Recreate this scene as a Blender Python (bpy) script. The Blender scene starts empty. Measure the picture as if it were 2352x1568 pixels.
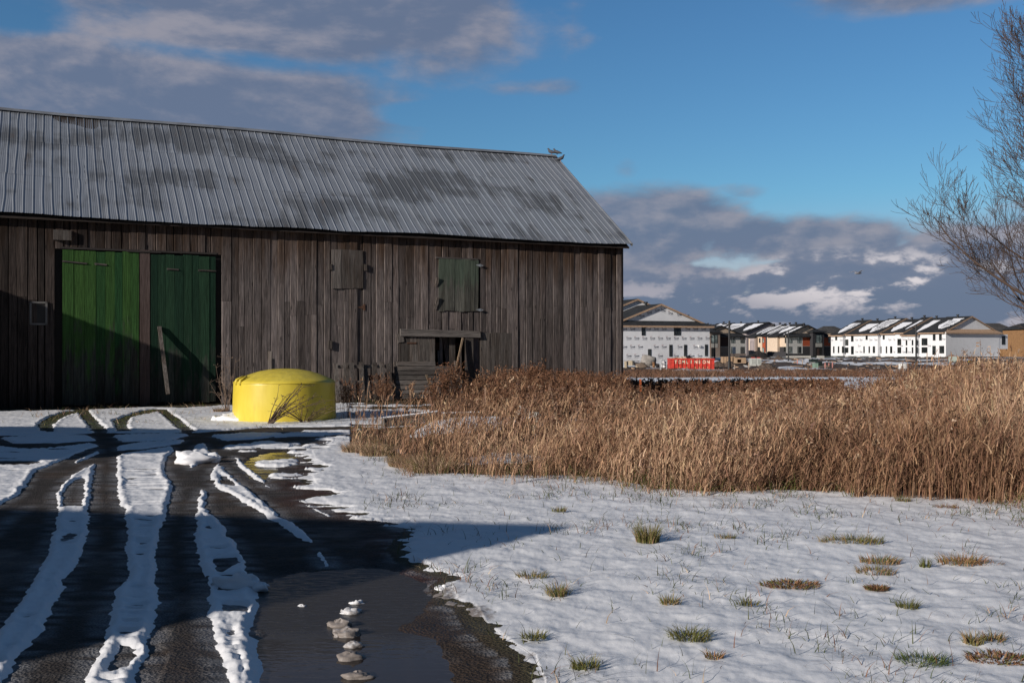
import bpy, math, random
import numpy as np
from mathutils import Vector, Matrix
R = math.radians
random.seed(7)
sc = bpy.context.scene
col = sc.collection

# ------------------------------------------------------------------ camera
CAMH = 1.6
F = 2287.0; CX = 1176.0; HY = 800.0          # focal length, centre and horizon in a 2352 x 1568 frame
cam = bpy.data.cameras.new('camera'); cam.sensor_width = 36.0; cam.lens = 36.0 * F / 2352.0
cam.shift_y = 16.0 / 2352.0; cam.clip_start = 0.1; cam.clip_end = 20000
co = bpy.data.objects.new('camera', cam); col.objects.link(co)
co.location = (0, 0, CAMH); co.rotation_euler = (R(90), 0, 0); sc.camera = co

# ------------------------------------------------------------------ light
SUN_EL = 19.0; SUN_AZ = 228.5
sv = Vector((math.sin(R(SUN_AZ)) * math.cos(R(SUN_EL)), math.cos(R(SUN_AZ)) * math.cos(R(SUN_EL)), math.sin(R(SUN_EL))))
sun = bpy.data.lights.new('sun', 'SUN'); sun.energy = 4.8; sun.angle = R(0.5); sun.color = (1.0, 0.92, 0.84)
so = bpy.data.objects.new('sun', sun); col.objects.link(so)
so.rotation_euler = sv.to_track_quat('Z', 'Y').to_euler()
so.location = (-20, -20, 20)
sc.view_settings.view_transform = 'Standard'; sc.view_settings.look = 'None'
sc.view_settings.exposure = 0.0; sc.view_settings.gamma = 1.0

# ------------------------------------------------------------------ node helper
class NT:
    def __init__(s, tree): s.t = tree; s.t.nodes.clear()
    def n(s, typ, ins=None, **kw):
        nd = s.t.nodes.new(typ)
        for k, v in kw.items(): setattr(nd, k, v)
        for k, v in (ins or {}).items(): s.set(nd.inputs[k], v)
        return nd
    def set(s, sock, v):
        if isinstance(v, bpy.types.NodeSocket): s.t.links.new(v, sock)
        elif isinstance(v, bpy.types.Node): s.t.links.new(v.outputs[0], sock)
        else: sock.default_value = v
    def m(s, op, a, b=0.0, c=0.0, clamp=False):
        nd = s.n('ShaderNodeMath', {0: a, 1: b, 2: c}, operation=op); nd.use_clamp = clamp; return nd.outputs[0]
    def mix(s, f, a, b, mode='MIX'):
        nd = s.n('ShaderNodeMix', data_type='RGBA', blend_type=mode)
        s.set(nd.inputs[0], f); s.set(nd.inputs[6], a); s.set(nd.inputs[7], b); return nd.outputs[2]
    def noise(s, vec, scale, detail=4, rough=0.55, dist=0.0, dim='3D'):
        return s.n('ShaderNodeTexNoise', {'Vector': vec, 'Scale': scale, 'Detail': detail, 'Roughness': rough, 'Distortion': dist}, noise_dimensions=dim).outputs[0]
    def ramp(s, f, a, b, lo=0.0, hi=1.0, smooth=True):
        nd = s.n('ShaderNodeMapRange', {0: f, 1: a, 2: b, 3: lo, 4: hi}); nd.interpolation_type = 'SMOOTHSTEP' if smooth else 'LINEAR'; return nd.outputs[0]
    def mapv(s, vec, scale=(1, 1, 1), loc=(0, 0, 0), rot=(0, 0, 0)):
        return s.n('ShaderNodeMapping', {'Vector': vec, 'Scale': scale, 'Location': loc, 'Rotation': rot}).outputs[0]
    def bump(s, h, strength=0.5, dist=0.01):
        return s.n('ShaderNodeBump', {'Height': h, 'Strength': strength, 'Distance': dist}).outputs[0]
def c4(c): return (c[0], c[1], c[2], 1.0)

# ------------------------------------------------------------------ sky
w = bpy.data.worlds.new('World'); sc.world = w; w.use_nodes = True
N = NT(w.node_tree)
sky = N.n('ShaderNodeTexSky', sky_type='NISHITA', sun_disc=False, sun_elevation=R(SUN_EL), sun_rotation=R(SUN_AZ), air_density=1.0, dust_density=0.6, ozone_density=2.0)
geo = N.n('ShaderNodeNewGeometry'); tc = N.n('ShaderNodeTexCoord')
sep = N.n('ShaderNodeSeparateXYZ', {0: tc.outputs['Generated']})
az = N.m('MULTIPLY', N.m('ARCTAN2', sep.outputs[0], sep.outputs[1]), 57.2958)
el = N.m('MULTIPLY', N.m('ARCSINE', sep.outputs[2]), 57.2958)
def v2ang(x, y):
    a = math.atan((x - CX) / F); return math.degrees(a), math.degrees(math.atan((HY - y) / F * math.cos(a)))
blobs = [(360, 250, 680, 160, 1.45), (-250, 210, 700, 190, 1.3), (760, 250, 210, 80, 0.85), (620, -10, 740, 160, 1.5), (1000, 110, 230, 120, 1.0), (1180, 205, 210, 30, 0.7),
         (930, 270, 170, 28, 0.65), (980, 335, 150, 26, 0.5), (2150, -30, 330, 60, 1.1), (1470, 520, 260, 100, 1.2), (1830, 550, 290, 66, 1.05), (1470, 640, 330, 45, 0.85), (1620, 655, 180, 40, 1.0),
         (1930, 650, 260, 80, 1.25), (2250, 640, 260, 110, 1.35), (1700, 745, 1500, 75, 1.35), (1330, 85, 110, 35, 0.55), (1438, 390, 45, 30, 0.5), (1700, 440, 90, 25, 0.5), (2060, 430, 80, 22, 0.5), (2700, 600, 500, 200, 1.2)]
mask = None
for x, y, rx, ry, am in blobs:
    a0, e0 = v2ang(x, y); ra = math.degrees(rx / F); re = math.degrees(ry / F)
    dx = N.m('MULTIPLY', N.m('SUBTRACT', az, a0), 1 / ra); dy = N.m('MULTIPLY', N.m('SUBTRACT', el, e0), 1 / re)
    d2 = N.m('ADD', N.m('MULTIPLY', dx, dx), N.m('MULTIPLY', dy, dy))
    g = N.m('MULTIPLY', N.m('SUBTRACT', 1.0, N.m('MULTIPLY', d2, 0.62), clamp=True), am)
    mask = g if mask is None else N.m('MAXIMUM', mask, g)
for x, y, rx, ry, am in ((500, 138, 260, 30, .36), (20, 20, 110, 45, .5), (980, 262, 110, 24, .5), (1240, 20, 60, 120, .3)):
    a0, e0 = v2ang(x, y); ra = math.degrees(rx / F); re = math.degrees(ry / F)
    dx = N.m('MULTIPLY', N.m('SUBTRACT', az, a0), 1 / ra); dy = N.m('MULTIPLY', N.m('SUBTRACT', el, e0), 1 / re)
    mask = N.m('SUBTRACT', mask, N.m('MULTIPLY', N.m('SUBTRACT', 1.0, N.m('MULTIPLY', N.m('ADD', N.m('MULTIPLY', dx, dx), N.m('MULTIPLY', dy, dy)), 0.6), clamp=True), am))
back = N.ramp(N.m('ABSOLUTE', az), 60, 90, 0, 0.62)
mask = N.m('MAXIMUM', mask, back)
def cloudn(da, de):
    v = N.n('ShaderNodeCombineXYZ', {0: N.m('MULTIPLY', N.m('ADD', az, da), 0.085), 1: N.m('MULTIPLY', N.m('ADD', el, de), 0.2), 2: 3.7}).outputs[0]
    a_ = N.noise(v, 1.0, 8, 0.58, 0.15)
    v2 = N.n('ShaderNodeCombineXYZ', {0: N.m('MULTIPLY', N.m('ADD', az, da), 0.21), 1: N.m('MULTIPLY', N.m('ADD', el, de), 0.40), 2: 9.1}).outputs[0]
    b_ = N.noise(v2, 1.0, 6, 0.55, 0.0)
    bil = N.m('SUBTRACT', 1.0, N.m('MULTIPLY', N.m('ABSOLUTE', N.m('SUBTRACT', b_, 0.5)), 5.0))       # billows
    lw = N.ramp(el, 4.0, 10.0, 0.55, 0.16)
    return N.m('ADD', a_, N.m('MULTIPLY', N.m('MULTIPLY', N.m('SUBTRACT', bil, 0.55), 0.22), lw))
nA = cloudn(0, 0); nB = cloudn(-0.55, 0.6)
dens = N.m('ADD', N.m('MULTIPLY', N.m('SUBTRACT', nA, 0.5), 2.0), N.m('SUBTRACT', mask, 0.42))
alpha = N.ramp(dens, 0.0, N.ramp(el, 3.0, 9.0, 0.18, 0.62))
rel = N.m('SUBTRACT', nA, nB)
lit = N.m('ADD', N.m('MULTIPLY', rel, 5.0), 0.42)
low = N.ramp(el, 0.3, 8.5, 0, 1)
lit2 = N.m('ADD', lit, N.m('MULTIPLY', N.m('SUBTRACT', 0.55, dens), 0.35))
lit2 = N.ramp(lit2, 0.0, 1.15, 0, 1)
ccol = N.mix(lit2, c4((0.135, 0.175, 0.27)), c4((0.31, 0.305, 0.36)))
boost = N.mix(N.ramp(el, 2.4, 5.0, 1, 0), ccol, N.mix(N.ramp(lit2, 0.22, 0.8), c4((0.115, 0.165, 0.265)), c4((0.38, 0.375, 0.44))))
# brighter sunlit cumulus low on the right
aR, eR = v2ang(2000, 640)
d1 = N.m('MULTIPLY', N.m('SUBTRACT', az, aR), 1 / 8.5); d2_ = N.m('MULTIPLY', N.m('SUBTRACT', el, eR), 1 / 1.9)
gR = N.m('SUBTRACT', 1.0, N.m('ADD', N.m('MULTIPLY', d1, d1), N.m('MULTIPLY', d2_, d2_)), clamp=True)
boost = N.mix(N.m('MULTIPLY', gR, N.ramp(lit2, 0.22, 0.75)), boost, c4((0.74, 0.69, 0.71)))
nightsat = N.n('ShaderNodeHueSaturation', {'Hue': 0.512, 'Saturation': 1.12, 'Value': 1.1, 'Color': sky.outputs[0]}).outputs[0]
skyc = N.mix(1.0, nightsat, N.mix(N.ramp(el, 3.0, 9.0), c4((0.076, 0.065, 0.078)), c4((0.051, 0.082, 0.091))), 'MULTIPLY')
skyc = N.mix(N.m('MULTIPLY', alpha, 0.93), skyc, boost)
# heavy dark cloud added out of view, overhead and behind, to cut sky fill
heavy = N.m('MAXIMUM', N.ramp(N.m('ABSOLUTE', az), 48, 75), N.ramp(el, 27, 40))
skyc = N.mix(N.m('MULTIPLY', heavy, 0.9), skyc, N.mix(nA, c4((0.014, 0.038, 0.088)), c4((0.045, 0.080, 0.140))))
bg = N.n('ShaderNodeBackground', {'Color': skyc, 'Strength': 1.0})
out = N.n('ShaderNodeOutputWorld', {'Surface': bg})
w.cycles.sampling_method = 'MANUAL'; w.cycles.sample_map_resolution = 512

# ------------------------------------------------------------------ numpy noise
def _h(ix, iy, seed):
    n = (ix.astype(np.int64) * 374761393 + iy.astype(np.int64) * 668265263 + seed * 1274126177) & 0xffffffff
    n = ((n ^ (n >> 13)) * 1274126177) & 0xffffffff
    return ((n ^ (n >> 16)) & 0xffff) / 65535.0
def vn(x, y, seed=0):
    x = np.asarray(x, float); y = np.asarray(y, float)
    ix = np.floor(x); iy = np.floor(y); fx = x - ix; fy = y - iy
    fx = fx * fx * (3 - 2 * fx); fy = fy * fy * (3 - 2 * fy)
    a = _h(ix, iy, seed); b = _h(ix + 1, iy, seed); c = _h(ix, iy + 1, seed); d = _h(ix + 1, iy + 1, seed)
    return (a * (1 - fx) + b * fx) * (1 - fy) + (c * (1 - fx) + d * fx) * fy
def fbm(x, y, o=4, seed=0, g=0.5):
    s = 0; a = 1; t = 0
    for i in range(o):
        s = s + a * vn(np.asarray(x) * 2 ** i, np.asarray(y) * 2 ** i, seed + i * 17); t += a; a *= g
    return s / t
def ss(x, a, b):
    t = np.clip((x - a) / (b - a), 0, 1); return t * t * (3 - 2 * t)

# ------------------------------------------------------------------ terrain
PD = [0, 22, 34, 65, 145, 172, 4000]; PZ = [0, 0, -.35, -1.3, -1.5, -.7, -.7]
def gz(X, D):
    X = np.asarray(X, float); D = np.asarray(D, float)
    z = np.interp(D, PD, PZ)
    side = ss(X, -3, 4)
    z = np.where(D < 60, z * np.maximum(side, ss(D, 40, 60)), z)
    z = z + 0.42 * np.exp(-((X - 11.5) / 3.5) ** 2 - ((D - 25) / 6) ** 2)
    z = z + 0.30 * np.exp(-((X + 0.6) / 1.9) ** 2 - ((D - 18.6) / 1.3) ** 2) * ss(X, -2.6, -1.2)
    far = ss(D, 10, 60) * (1 - ss(D, 150, 200) * .6)
    z = z + (fbm(X * .5, D * .5, 3, 5) - .5) * .16 * far * ss(X, -6, 6)
    return z
def gzs(x, y): return float(gz(np.array([x]), np.array([y]))[0])
def at(px, py):
    """ground point seen at picture position px,py"""
    if py > 905:
        D = CAMH * F / (py - HY)
        for _ in range(12): D = (CAMH - gzs((px - CX) / F * D, D)) * F / (py - HY)
    else:
        Ds = np.geomspace(30, 2500, 4000); Xs = (px - CX) / F * Ds
        yy = HY + (CAMH - gz(Xs, Ds)) * F / Ds
        D = float(Ds[np.argmax(yy < py)])
    return (px - CX) / F * D, D
def flat(px, py):
    D = CAMH * F / (py - HY); return (px - CX) / F * D, D
def Z6(p): return (p[0] / 2.3068, 888.1 + p[1] / 2.3068)
def Z7(x, y): return 1427.1 + x / 8.257, 679.9 + y / 8.257
def Z8(x, y): return 1623.1 + x / 7.68, 722.7 + y / 7.68
def Z2(x, y): return 1868.1 + x / 4.861, 673.7 + y / 4.861
def Z4(x, y): return 1041.2 + x / 1.7944, 1102.5 + y / 1.7944

def sdpoly(poly, X, Y, pad=0.5):
    """signed distance, positive inside"""
    P = np.array(poly); r = np.full(X.shape, -pad)
    sel = (X > P[:, 0].min() - pad) & (X < P[:, 0].max() + pad) & (Y > P[:, 1].min() - pad) & (Y < P[:, 1].max() + pad)
    x = X[sel]; y = Y[sel]
    if not len(x): return r
    d2 = np.full(x.shape, 1e9); ins = np.zeros(x.shape, bool)
    for i in range(len(P)):
        x0, y0 = P[i]; x1, y1 = P[(i + 1) % len(P)]
        ex = x1 - x0; ey = y1 - y0; L = ex * ex + ey * ey + 1e-12
        t = np.clip(((x - x0) * ex + (y - y0) * ey) / L, 0, 1)
        d2 = np.minimum(d2, (x - x0 - t * ex) ** 2 + (y - y0 - t * ey) ** 2)
        if y0 != y1:
            c = ((y0 > y) != (y1 > y)) & (x < ex * (y - y0) / ey + x0); ins ^= c
    d = np.sqrt(d2); r[sel] = np.maximum(np.where(ins, d, -d), -pad); return r

V_field = [(2900, 1700), (1190, 1700), (1180, 1568), (1165, 1520), (1110, 1480), (1060, 1440), (1040, 1400), (1000, 1385), (985, 1345), (1010, 1330), (960, 1315), (905, 1290), (885, 1262), (900, 1245), (930, 1215), (900, 1195), (860, 1190), (800, 1180), (740, 1165), (700, 1145), (770, 1130), (700, 1120), (690, 1095), (730, 1075), (700, 1055), (695, 1035), (760, 1018), (850, 1000), (850, 975), (1400, 960), (3600, 960)]
Z_polys = {  # traced on the ground, converted below
 'upper': [(-900, 245), (-900, 40), (2300, 40), (2300, 205), (1400, 215), (1060, 243), (480, 246), (230, 262)],
 'left': [(-900, 330), (0, 318), (150, 330), (330, 322), (480, 300), (530, 312), (430, 345), (330, 390), (250, 425), (200, 440), (150, 510), (100, 580), (0, 630), (-300, 760), (-900, 900)],
 'mid': [(625, 365), (760, 340), (910, 318), (920, 340), (880, 370), (865, 450), (900, 500), (915, 545), (900, 590), (880, 640), (880, 680), (830, 790), (830, 900), (825, 990), (820, 1080), (835, 1130), (830, 1200), (800, 1290), (770, 1400), (740, 1500), (690, 1620), (640, 1800), (330, 1800), (450, 1600), (500, 1500), (550, 1330), (590, 1200), (620, 1080), (690, 990), (670, 870), (680, 750), (660, 650), (625, 580), (620, 480)],
 'near': [(500, 405), (490, 500), (470, 640), (455, 790), (430, 900), (380, 980), (330, 1020), (320, 1100), (270, 1200), (210, 1290), (150, 1370), (90, 1460), (20, 1560), (-60, 1700), (-360, 1700), (-160, 1480), (-60, 1400), (-20, 1320), (20, 1260), (60, 1190), (130, 1110), (190, 1020), (230, 940), (260, 850), (300, 740), (310, 650), (295, 570), (330, 520), (400, 460)],
 'third': [(1075, 540), (1095, 560), (1080, 640), (1130, 690), (1190, 750), (1240, 830), (1290, 910), (1320, 980), (1325, 1040), (1345, 1130), (1340, 1200), (1310, 1290), (1330, 1390), (1335, 1450), (1350, 1568), (1390, 1800), (1260, 1800), (1200, 1530), (1160, 1430), (1130, 1300), (1100, 1160), (1095, 1060), (1070, 950), (1040, 830), (1040, 700), (1050, 620)],
 'fourth': [(1160, 405), (1195, 450), (1280, 520), (1380, 600), (1420, 640), (1500, 700), (1600, 760), (1655, 815), (1640, 825), (1570, 790), (1500, 740), (1420, 690), (1345, 645), (1290, 605), (1240, 575), (1160, 540), (1120, 490), (1130, 440)],
 'bit': [(1690, 860), (1740, 900), (1760, 950), (1700, 955), (1670, 900)],
 'line': [(1235, 365), (1270, 380), (1330, 435), (1400, 490), (1450, 545), (1395, 525), (1330, 470), (1250, 405)],
 'lump': [(990, 400), (1030, 310), (1090, 300), (1110, 340), (1130, 355), (1050, 410), (1010, 440)],
 'small': [(390, 395), (530, 332), (525, 355), (400, 408)],
 'faint': [(-40, 760), (60, 660), (160, 620), (180, 640), (90, 700), (0, 800)],
 'b1': [(600, 262), (900, 246), (1010, 256), (900, 285), (640, 292)], 'b2': [(610, 322), (760, 296), (980, 284), (960, 300), (740, 334), (620, 340)],
 'b3': [(1110, 262), (1300, 246), (1500, 248), (1420, 272), (1200, 286)], 'b4': [(1190, 322), (1330, 300), (1600, 282), (1840, 262), (1850, 275), (1600, 305), (1400, 318), (1200, 340)],
 'b5': [(1400, 248), (1700, 232), (1990, 225), (1990, 240), (1650, 262), (1450, 272)], 'b6': [(0, 272), (220, 262), (470, 262), (510, 285), (300, 300), (60, 300)],
 'b7': [(1500, 330), (1900, 270), (2300, 240), (2300, 300), (1800, 360), (1620, 352)], 'b8': [(1240, 318), (1500, 300), (1560, 320), (1300, 345)],
 'side': [(1350, 395), (1560, 385), (1540, 420), (1400, 425)], 'side2': [(1400, 462), (1550, 455), (1640, 480), (1480, 490)], 'tip': [(1600, 615), (1650, 625), (1760, 690), (1720, 690)]}
Z_cuts = {'c1': [(200, 200), (260, 160), (340, 135), (460, 118), (470, 125), (400, 140), (330, 165), (280, 205), (290, 245), (215, 240)],
 'c2': [(415, 135), (465, 125), (560, 225), (590, 300), (520, 305), (490, 240)], 'c3': [(600, 180), (680, 150), (760, 125), (830, 118), (840, 130), (760, 150), (690, 165), (670, 205), (700, 240), (620, 240)],
 'c4': [(830, 120), (880, 120), (1040, 240), (970, 245)], 'h1': [(400, 490), (450, 480), (440, 600), (430, 640), (335, 640), (328, 560)], 'h2': [(640, 1370), (700, 1390), (690, 1480), (600, 1510), (605, 1430)],
 'h3': [(1180, 1165), (1320, 1155), (1300, 1200), (1190, 1190)], 'h4': [(1165, 470), (1195, 475), (1250, 530), (1180, 515)], 'h5': [(-400, 392), (150, 392), (230, 405), (150, 415), (-400, 412)], 'h6': [(1140, 910), (1250, 900), (1270, 930), (1160, 985)]}
def zg(pts): return [flat(*Z6(p)) for p in pts]
def fg(pts): return [flat(*p) for p in pts]
V_puddle = [(585, 1345), (640, 1322), (700, 1312), (830, 1296), (900, 1302), (960, 1330), (990, 1372), (950, 1410), (905, 1440), (1000, 1462), (1030, 1500), (1040, 1568), (1000, 1700), (560, 1700), (600, 1568), (590, 1480), (580, 1400)]
V_puddle2 = [(545, 1062), (600, 1040), (650, 1032), (700, 1042), (680, 1062), (640, 1075), (615, 1104), (565, 1098)]
V_weed = [(805, 1040), (820, 1045), (880, 1050), (930, 1090), (990, 1090), (1060, 1100), (1250, 1105), (1400, 1120), (1500, 1135), (1620, 1140), (1750, 1140), (1900, 1135), (2000, 1142), (2100, 1147), (2352, 1165), (3200, 1215)]
weed_front = fg(V_weed)
WX = np.array([p[0] / p[1] for p in weed_front]); WD = np.array([p[1] for p in weed_front])
def weed_d(X, D):
    """metres behind the front edge of the tall grass (negative in front)"""
    u = X / D
    return D - np.interp(u, WX, WD) - np.where(u < WX[0], 99, 0)

BX, BY = 3.85, 34.4; BA = R(25)
def barnloc(X, D):
    dx = X - BX; dy = D - BY; return dx * math.cos(BA) + dy * math.sin(BA), -dx * math.sin(BA) + dy * math.cos(BA)

def snow_sd(X, D):
    am = np.where(D < 17, .6, 1.0); wx = X + (fbm(X * 6, D * 6, 4, 3) - .5) * .11 * am + (fbm(X * 20, D * 20, 2, 9) - .5) * .022
    wy = D + (fbm(X * 5, D * 5, 4, 31) - .5) * .13 * am + (fbm(X * 20, D * 18, 2, 39) - .5) * .02
    s = np.full(X.shape, -.5)
    near = D < 30
    x = wx[near]; y = wy[near]
    sn = sdpoly(fg(V_field), x, y)
    # streaky meltwater edge between the drive and the lawn
    st = fbm(x * 1.3, y * 6, 4, 71)
    sn = sn + (st - .5) * .9 * np.exp(-(sn / .35) ** 2) * ss(y, 6, 9)
    for k, p in Z_polys.items():
        a = sdpoly(zg(p), x, y)
        if k in ('side', 'side2', 'b7', 'b8', 'b4', 'b5'): a = np.minimum(a, .05) + (fbm(x * 1.1, y * 5, 3, 88) - .52) * .5
        if k == 'faint': a = a - .06
        if k in ('mid', 'near', 'third', 'fourth'): a = a + .022
        sn = np.maximum(sn, a)
    for k, p in Z_cuts.items(): sn = np.minimum(sn, -sdpoly(zg(p), x, y) + .01)
    s[near] = sn
    # beyond the traced part
    b0 = fbm(X * .9, D * .9, 4, 12)
    wd = weed_d(X, D)
    wild = (b0 - .57) * 1.2 - .0
    front = np.clip(.35 - wd * .5, -.5, .5)
    inw = wd > -.4
    s = np.where(inw & (D < 60), np.minimum(s, np.maximum(front + (b0 - .5) * .6, wild)), s)
    # clearings inside the weeds
    for cx, cy, rx, ry in ((.1, 18.3, 2.0, 1.0), (5.6, 25.3, 1.5, .9), (9.6, 24, 1.6, .7), (-3.5, 22.3, 1.9, 1.6), (1.3, 17.6, 1.3, .7)):
        s = np.maximum(s, .35 * (1 - ((X - cx) / rx) ** 2 - ((D - cy) / ry) ** 2) + (b0 - .5) * .5)
    s = np.where((D >= 60), -.2, s)
    s = np.where((D > 34) & (D < 62), np.maximum(-.15, (b0 - .45)), s)
    s = np.where((D >= 62) & (D < 104 + (b0 - .5) * 10), .4, s)
    st = fbm(X * .12, D * .09, 4, 47)
    s = np.where(D >= 104 + (b0 - .5) * 10, (st - .57) * 3, s)
    s = np.where(D >= 215, (st - .62) * 3, s)
    bx, by = barnloc(X, D)
    inb = (bx < .6) & (by > -1.3 + (b0 - .5) * 1.3) & (by < 12)
    s = np.where(inb, -.3, s)
    return s

# ------------------------------------------------------------------ mesh helpers
def raw_mesh(name, verts, quads, mats, cols=None, parent=None, smooth=False, midx=None, tris=None):
    verts = np.asarray(verts, np.float32); me = bpy.data.meshes.new(name)
    quads = np.asarray(quads, np.int32)
    k = quads.shape[1]
    me.vertices.add(len(verts)); me.vertices.foreach_set('co', verts.ravel())
    me.loops.add(quads.size); me.loops.foreach_set('vertex_index', quads.ravel())
    me.polygons.add(len(quads)); me.polygons.foreach_set('loop_start', np.arange(0, quads.size, k, dtype=np.int32))
    if smooth: me.polygons.foreach_set('use_smooth', np.ones(len(quads), bool))
    for m in (mats if isinstance(mats, (list, tuple)) else [mats]): me.materials.append(m)
    if midx is not None: me.polygons.foreach_set('material_index', np.asarray(midx, np.int32))
    me.update(calc_edges=True)
    if cols is not None:
        for nm, (dom, arr) in cols.items():
            arr = np.asarray(arr, np.float32)
            if arr.ndim == 1: a = me.attributes.new(nm, 'FLOAT', dom); a.data.foreach_set('value', arr)
            else: a = me.attributes.new(nm, 'FLOAT_COLOR', dom); a.data.foreach_set('color', np.c_[arr, np.ones(len(arr))].astype(np.float32).ravel())
    o = bpy.data.objects.new(name, me); col.objects.link(o)
    if parent: o.parent = parent
    return o
def tag(o, label=None, cat=None, group=None, kind=None):
    if label: o['label'] = label
    if cat: o['category'] = cat
    if group: o['group'] = group
    if kind: o['kind'] = kind
    return o
def thing(name, label, cat, loc=(0, 0, 0), rz=0, group=None):
    o = bpy.data.objects.new(name, None); col.objects.link(o); o.empty_display_size = .3
    o.location = loc; o.rotation_euler = (0, 0, rz); return tag(o, label, cat, group)
class MB:
    def __init__(s): s.v = []; s.f = []; s.mi = []; s.r = []
    def face(s, pts, mi=0, r=None):
        b = len(s.v); s.v += [tuple(p) for p in pts]; s.f.append(list(range(b, b + len(pts)))); s.mi.append(mi); s.r.append(random.random() if r is None else r)
    def hexa(s, p, mi=0, r=None):
        """8 corners: 4 bottom ccw, 4 top ccw"""
        r = random.random() if r is None else r; b = len(s.v); s.v += [tuple(q) for q in p]
        for q in ((3, 2, 1, 0), (4, 5, 6, 7), (0, 1, 5, 4), (1, 2, 6, 5), (2, 3, 7, 6), (3, 0, 4, 7)):
            s.f.append([b + i for i in q]); s.mi.append(mi); s.r.append(r)
    def box(s, a, b, mi=0, r=None):
        (x0, y0, z0), (x1, y1, z1) = a, b
        s.hexa([(x0, y0, z0), (x1, y0, z0), (x1, y1, z0), (x0, y1, z0), (x0, y0, z1), (x1, y0, z1), (x1, y1, z1), (x0, y1, z1)], mi, r)
    def bar(s, a, b, wd, th, up=(0, 0, 1), mi=0, r=None):
        a = Vector(a); b = Vector(b); d = (b - a).normalized(); u = Vector(up); x = d.cross(u)
        if x.length < 1e-3: x = d.cross(Vector((0, 1, 0)))
        x.normalize(); y = x.cross(d).normalized(); x *= wd / 2; y *= th / 2
        s.hexa([a - x - y, a + x - y, b + x - y, b - x - y, a - x + y, a + x + y, b + x + y, b - x + y], mi, r)
    def tube(s, pts, rad, n=6, mi=0, cap=True, r=None):
        r = random.random() if r is None else r
        pts = [Vector(p) for p in pts]; rings = []
        for i, p in enumerate(pts):
            d = (pts[min(i + 1, len(pts) - 1)] - pts[max(i - 1, 0)]).normalized()
            x = d.cross(Vector((0, 0, 1)));
            if x.length < .05: x = d.cross(Vector((0, 1, 0)))
            x.normalize(); y = d.cross(x); rr = rad[i] if isinstance(rad, (list, tuple)) else rad
            b = len(s.v); s.v += [tuple(p + (x * math.cos(2 * math.pi * k / n) + y * math.sin(2 * math.pi * k / n)) * rr) for k in range(n)]; rings.append(b)
        for a, b in zip(rings, rings[1:]):
            for k in range(n): s.f.append([a + k, a + (k + 1) % n, b + (k + 1) % n, b + k]); s.mi.append(mi); s.r.append(r)
        if cap:
            s.f.append([rings[0] + k for k in reversed(range(n))]); s.mi.append(mi); s.r.append(r)
            s.f.append([rings[-1] + k for k in range(n)]); s.mi.append(mi); s.r.append(r)
    def lathe(s, prof, n=48, mi=0, c=(0, 0)):
        b = len(s.v)
        for rr, z in prof: s.v += [(c[0] + rr * math.cos(2 * math.pi * k / n), c[1] + rr * math.sin(2 * math.pi * k / n), z) for k in range(n)]
        for i in range(len(prof) - 1):
            for k in range(n):
                s.f.append([b + i * n + k, b + i * n + (k + 1) % n, b + (i + 1) * n + (k + 1) % n, b + (i + 1) * n + k]); s.mi.append(mi); s.r.append(.5)
        s.f.append([b + (len(prof) - 1) * n + k for k in range(n)]); s.mi.append(mi); s.r.append(.5)
    def prism(s, poly, a, b, ax='y', mi=0):
        """poly of (u,z) extruded along y (or x) from a to b"""
        f = (lambda u, z, t: (u, t, z)) if ax == 'y' else (lambda u, z, t: (t, u, z))
        n = len(poly); P = [f(u, z, a) for u, z in poly]; Q = [f(u, z, b) for u, z in poly]
        s.face(P, mi); s.face(Q[::-1], mi)
        for i in range(n): s.face([P[i], Q[i], Q[(i + 1) % n], P[(i + 1) % n]], mi)
    def text(s, body, x, z, size, y, mi=0, rot=0, ax='y', sx=1.0, bold=False):
        V, Fc = text_mesh(body); b = len(s.v); c, sn = math.cos(rot), math.sin(rot)
        for vx, vy in V:
            u = vx * size * sx; t = vy * size; U = x + u * c - t * sn; T = z + u * sn + t * c
            s.v.append((U, y, T) if ax == 'y' else (y, U, T))
        for f in Fc: s.f.append([b + i for i in f]); s.mi.append(mi); s.r.append(.5)
    def build(s, name, mats, parent=None, smooth=False, bevel=0):
        me = bpy.data.meshes.new(name); me.from_pydata(s.v, [], s.f)
        for m in (mats if isinstance(mats, (list, tuple)) else [mats]): me.materials.append(m)
        me.polygons.foreach_set('material_index', s.mi)
        if smooth: me.polygons.foreach_set('use_smooth', [True] * len(s.f))
        a = me.attributes.new('rnd', 'FLOAT', 'FACE'); a.data.foreach_set('value', s.r)
        o = bpy.data.objects.new(name, me); col.objects.link(o)
        if parent: o.parent = parent
        if bevel:
            b = o.modifiers.new('bevel', 'BEVEL'); b.width = bevel; b.segments = 2; b.limit_method = 'ANGLE'
        return o
_tc = {}
def text_mesh(body):
    if body in _tc: return _tc[body]
    cu = bpy.data.curves.new('lettering', 'FONT'); cu.body = body; cu.size = 1.0; cu.resolution_u = 2; cu.offset = 0.035
    o = bpy.data.objects.new('lettering', cu); col.objects.link(o); bpy.context.view_layer.update()
    me = bpy.data.meshes.new_from_object(o.evaluated_get(bpy.context.evaluated_depsgraph_get()))
    V = [(v.co.x, v.co.y) for v in me.vertices]; Fc = [list(p.vertices) for p in me.polygons]
    bpy.data.objects.remove(o); bpy.data.curves.remove(cu); bpy.data.meshes.remove(me)
    _tc[body] = (V, Fc); return _tc[body]
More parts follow.
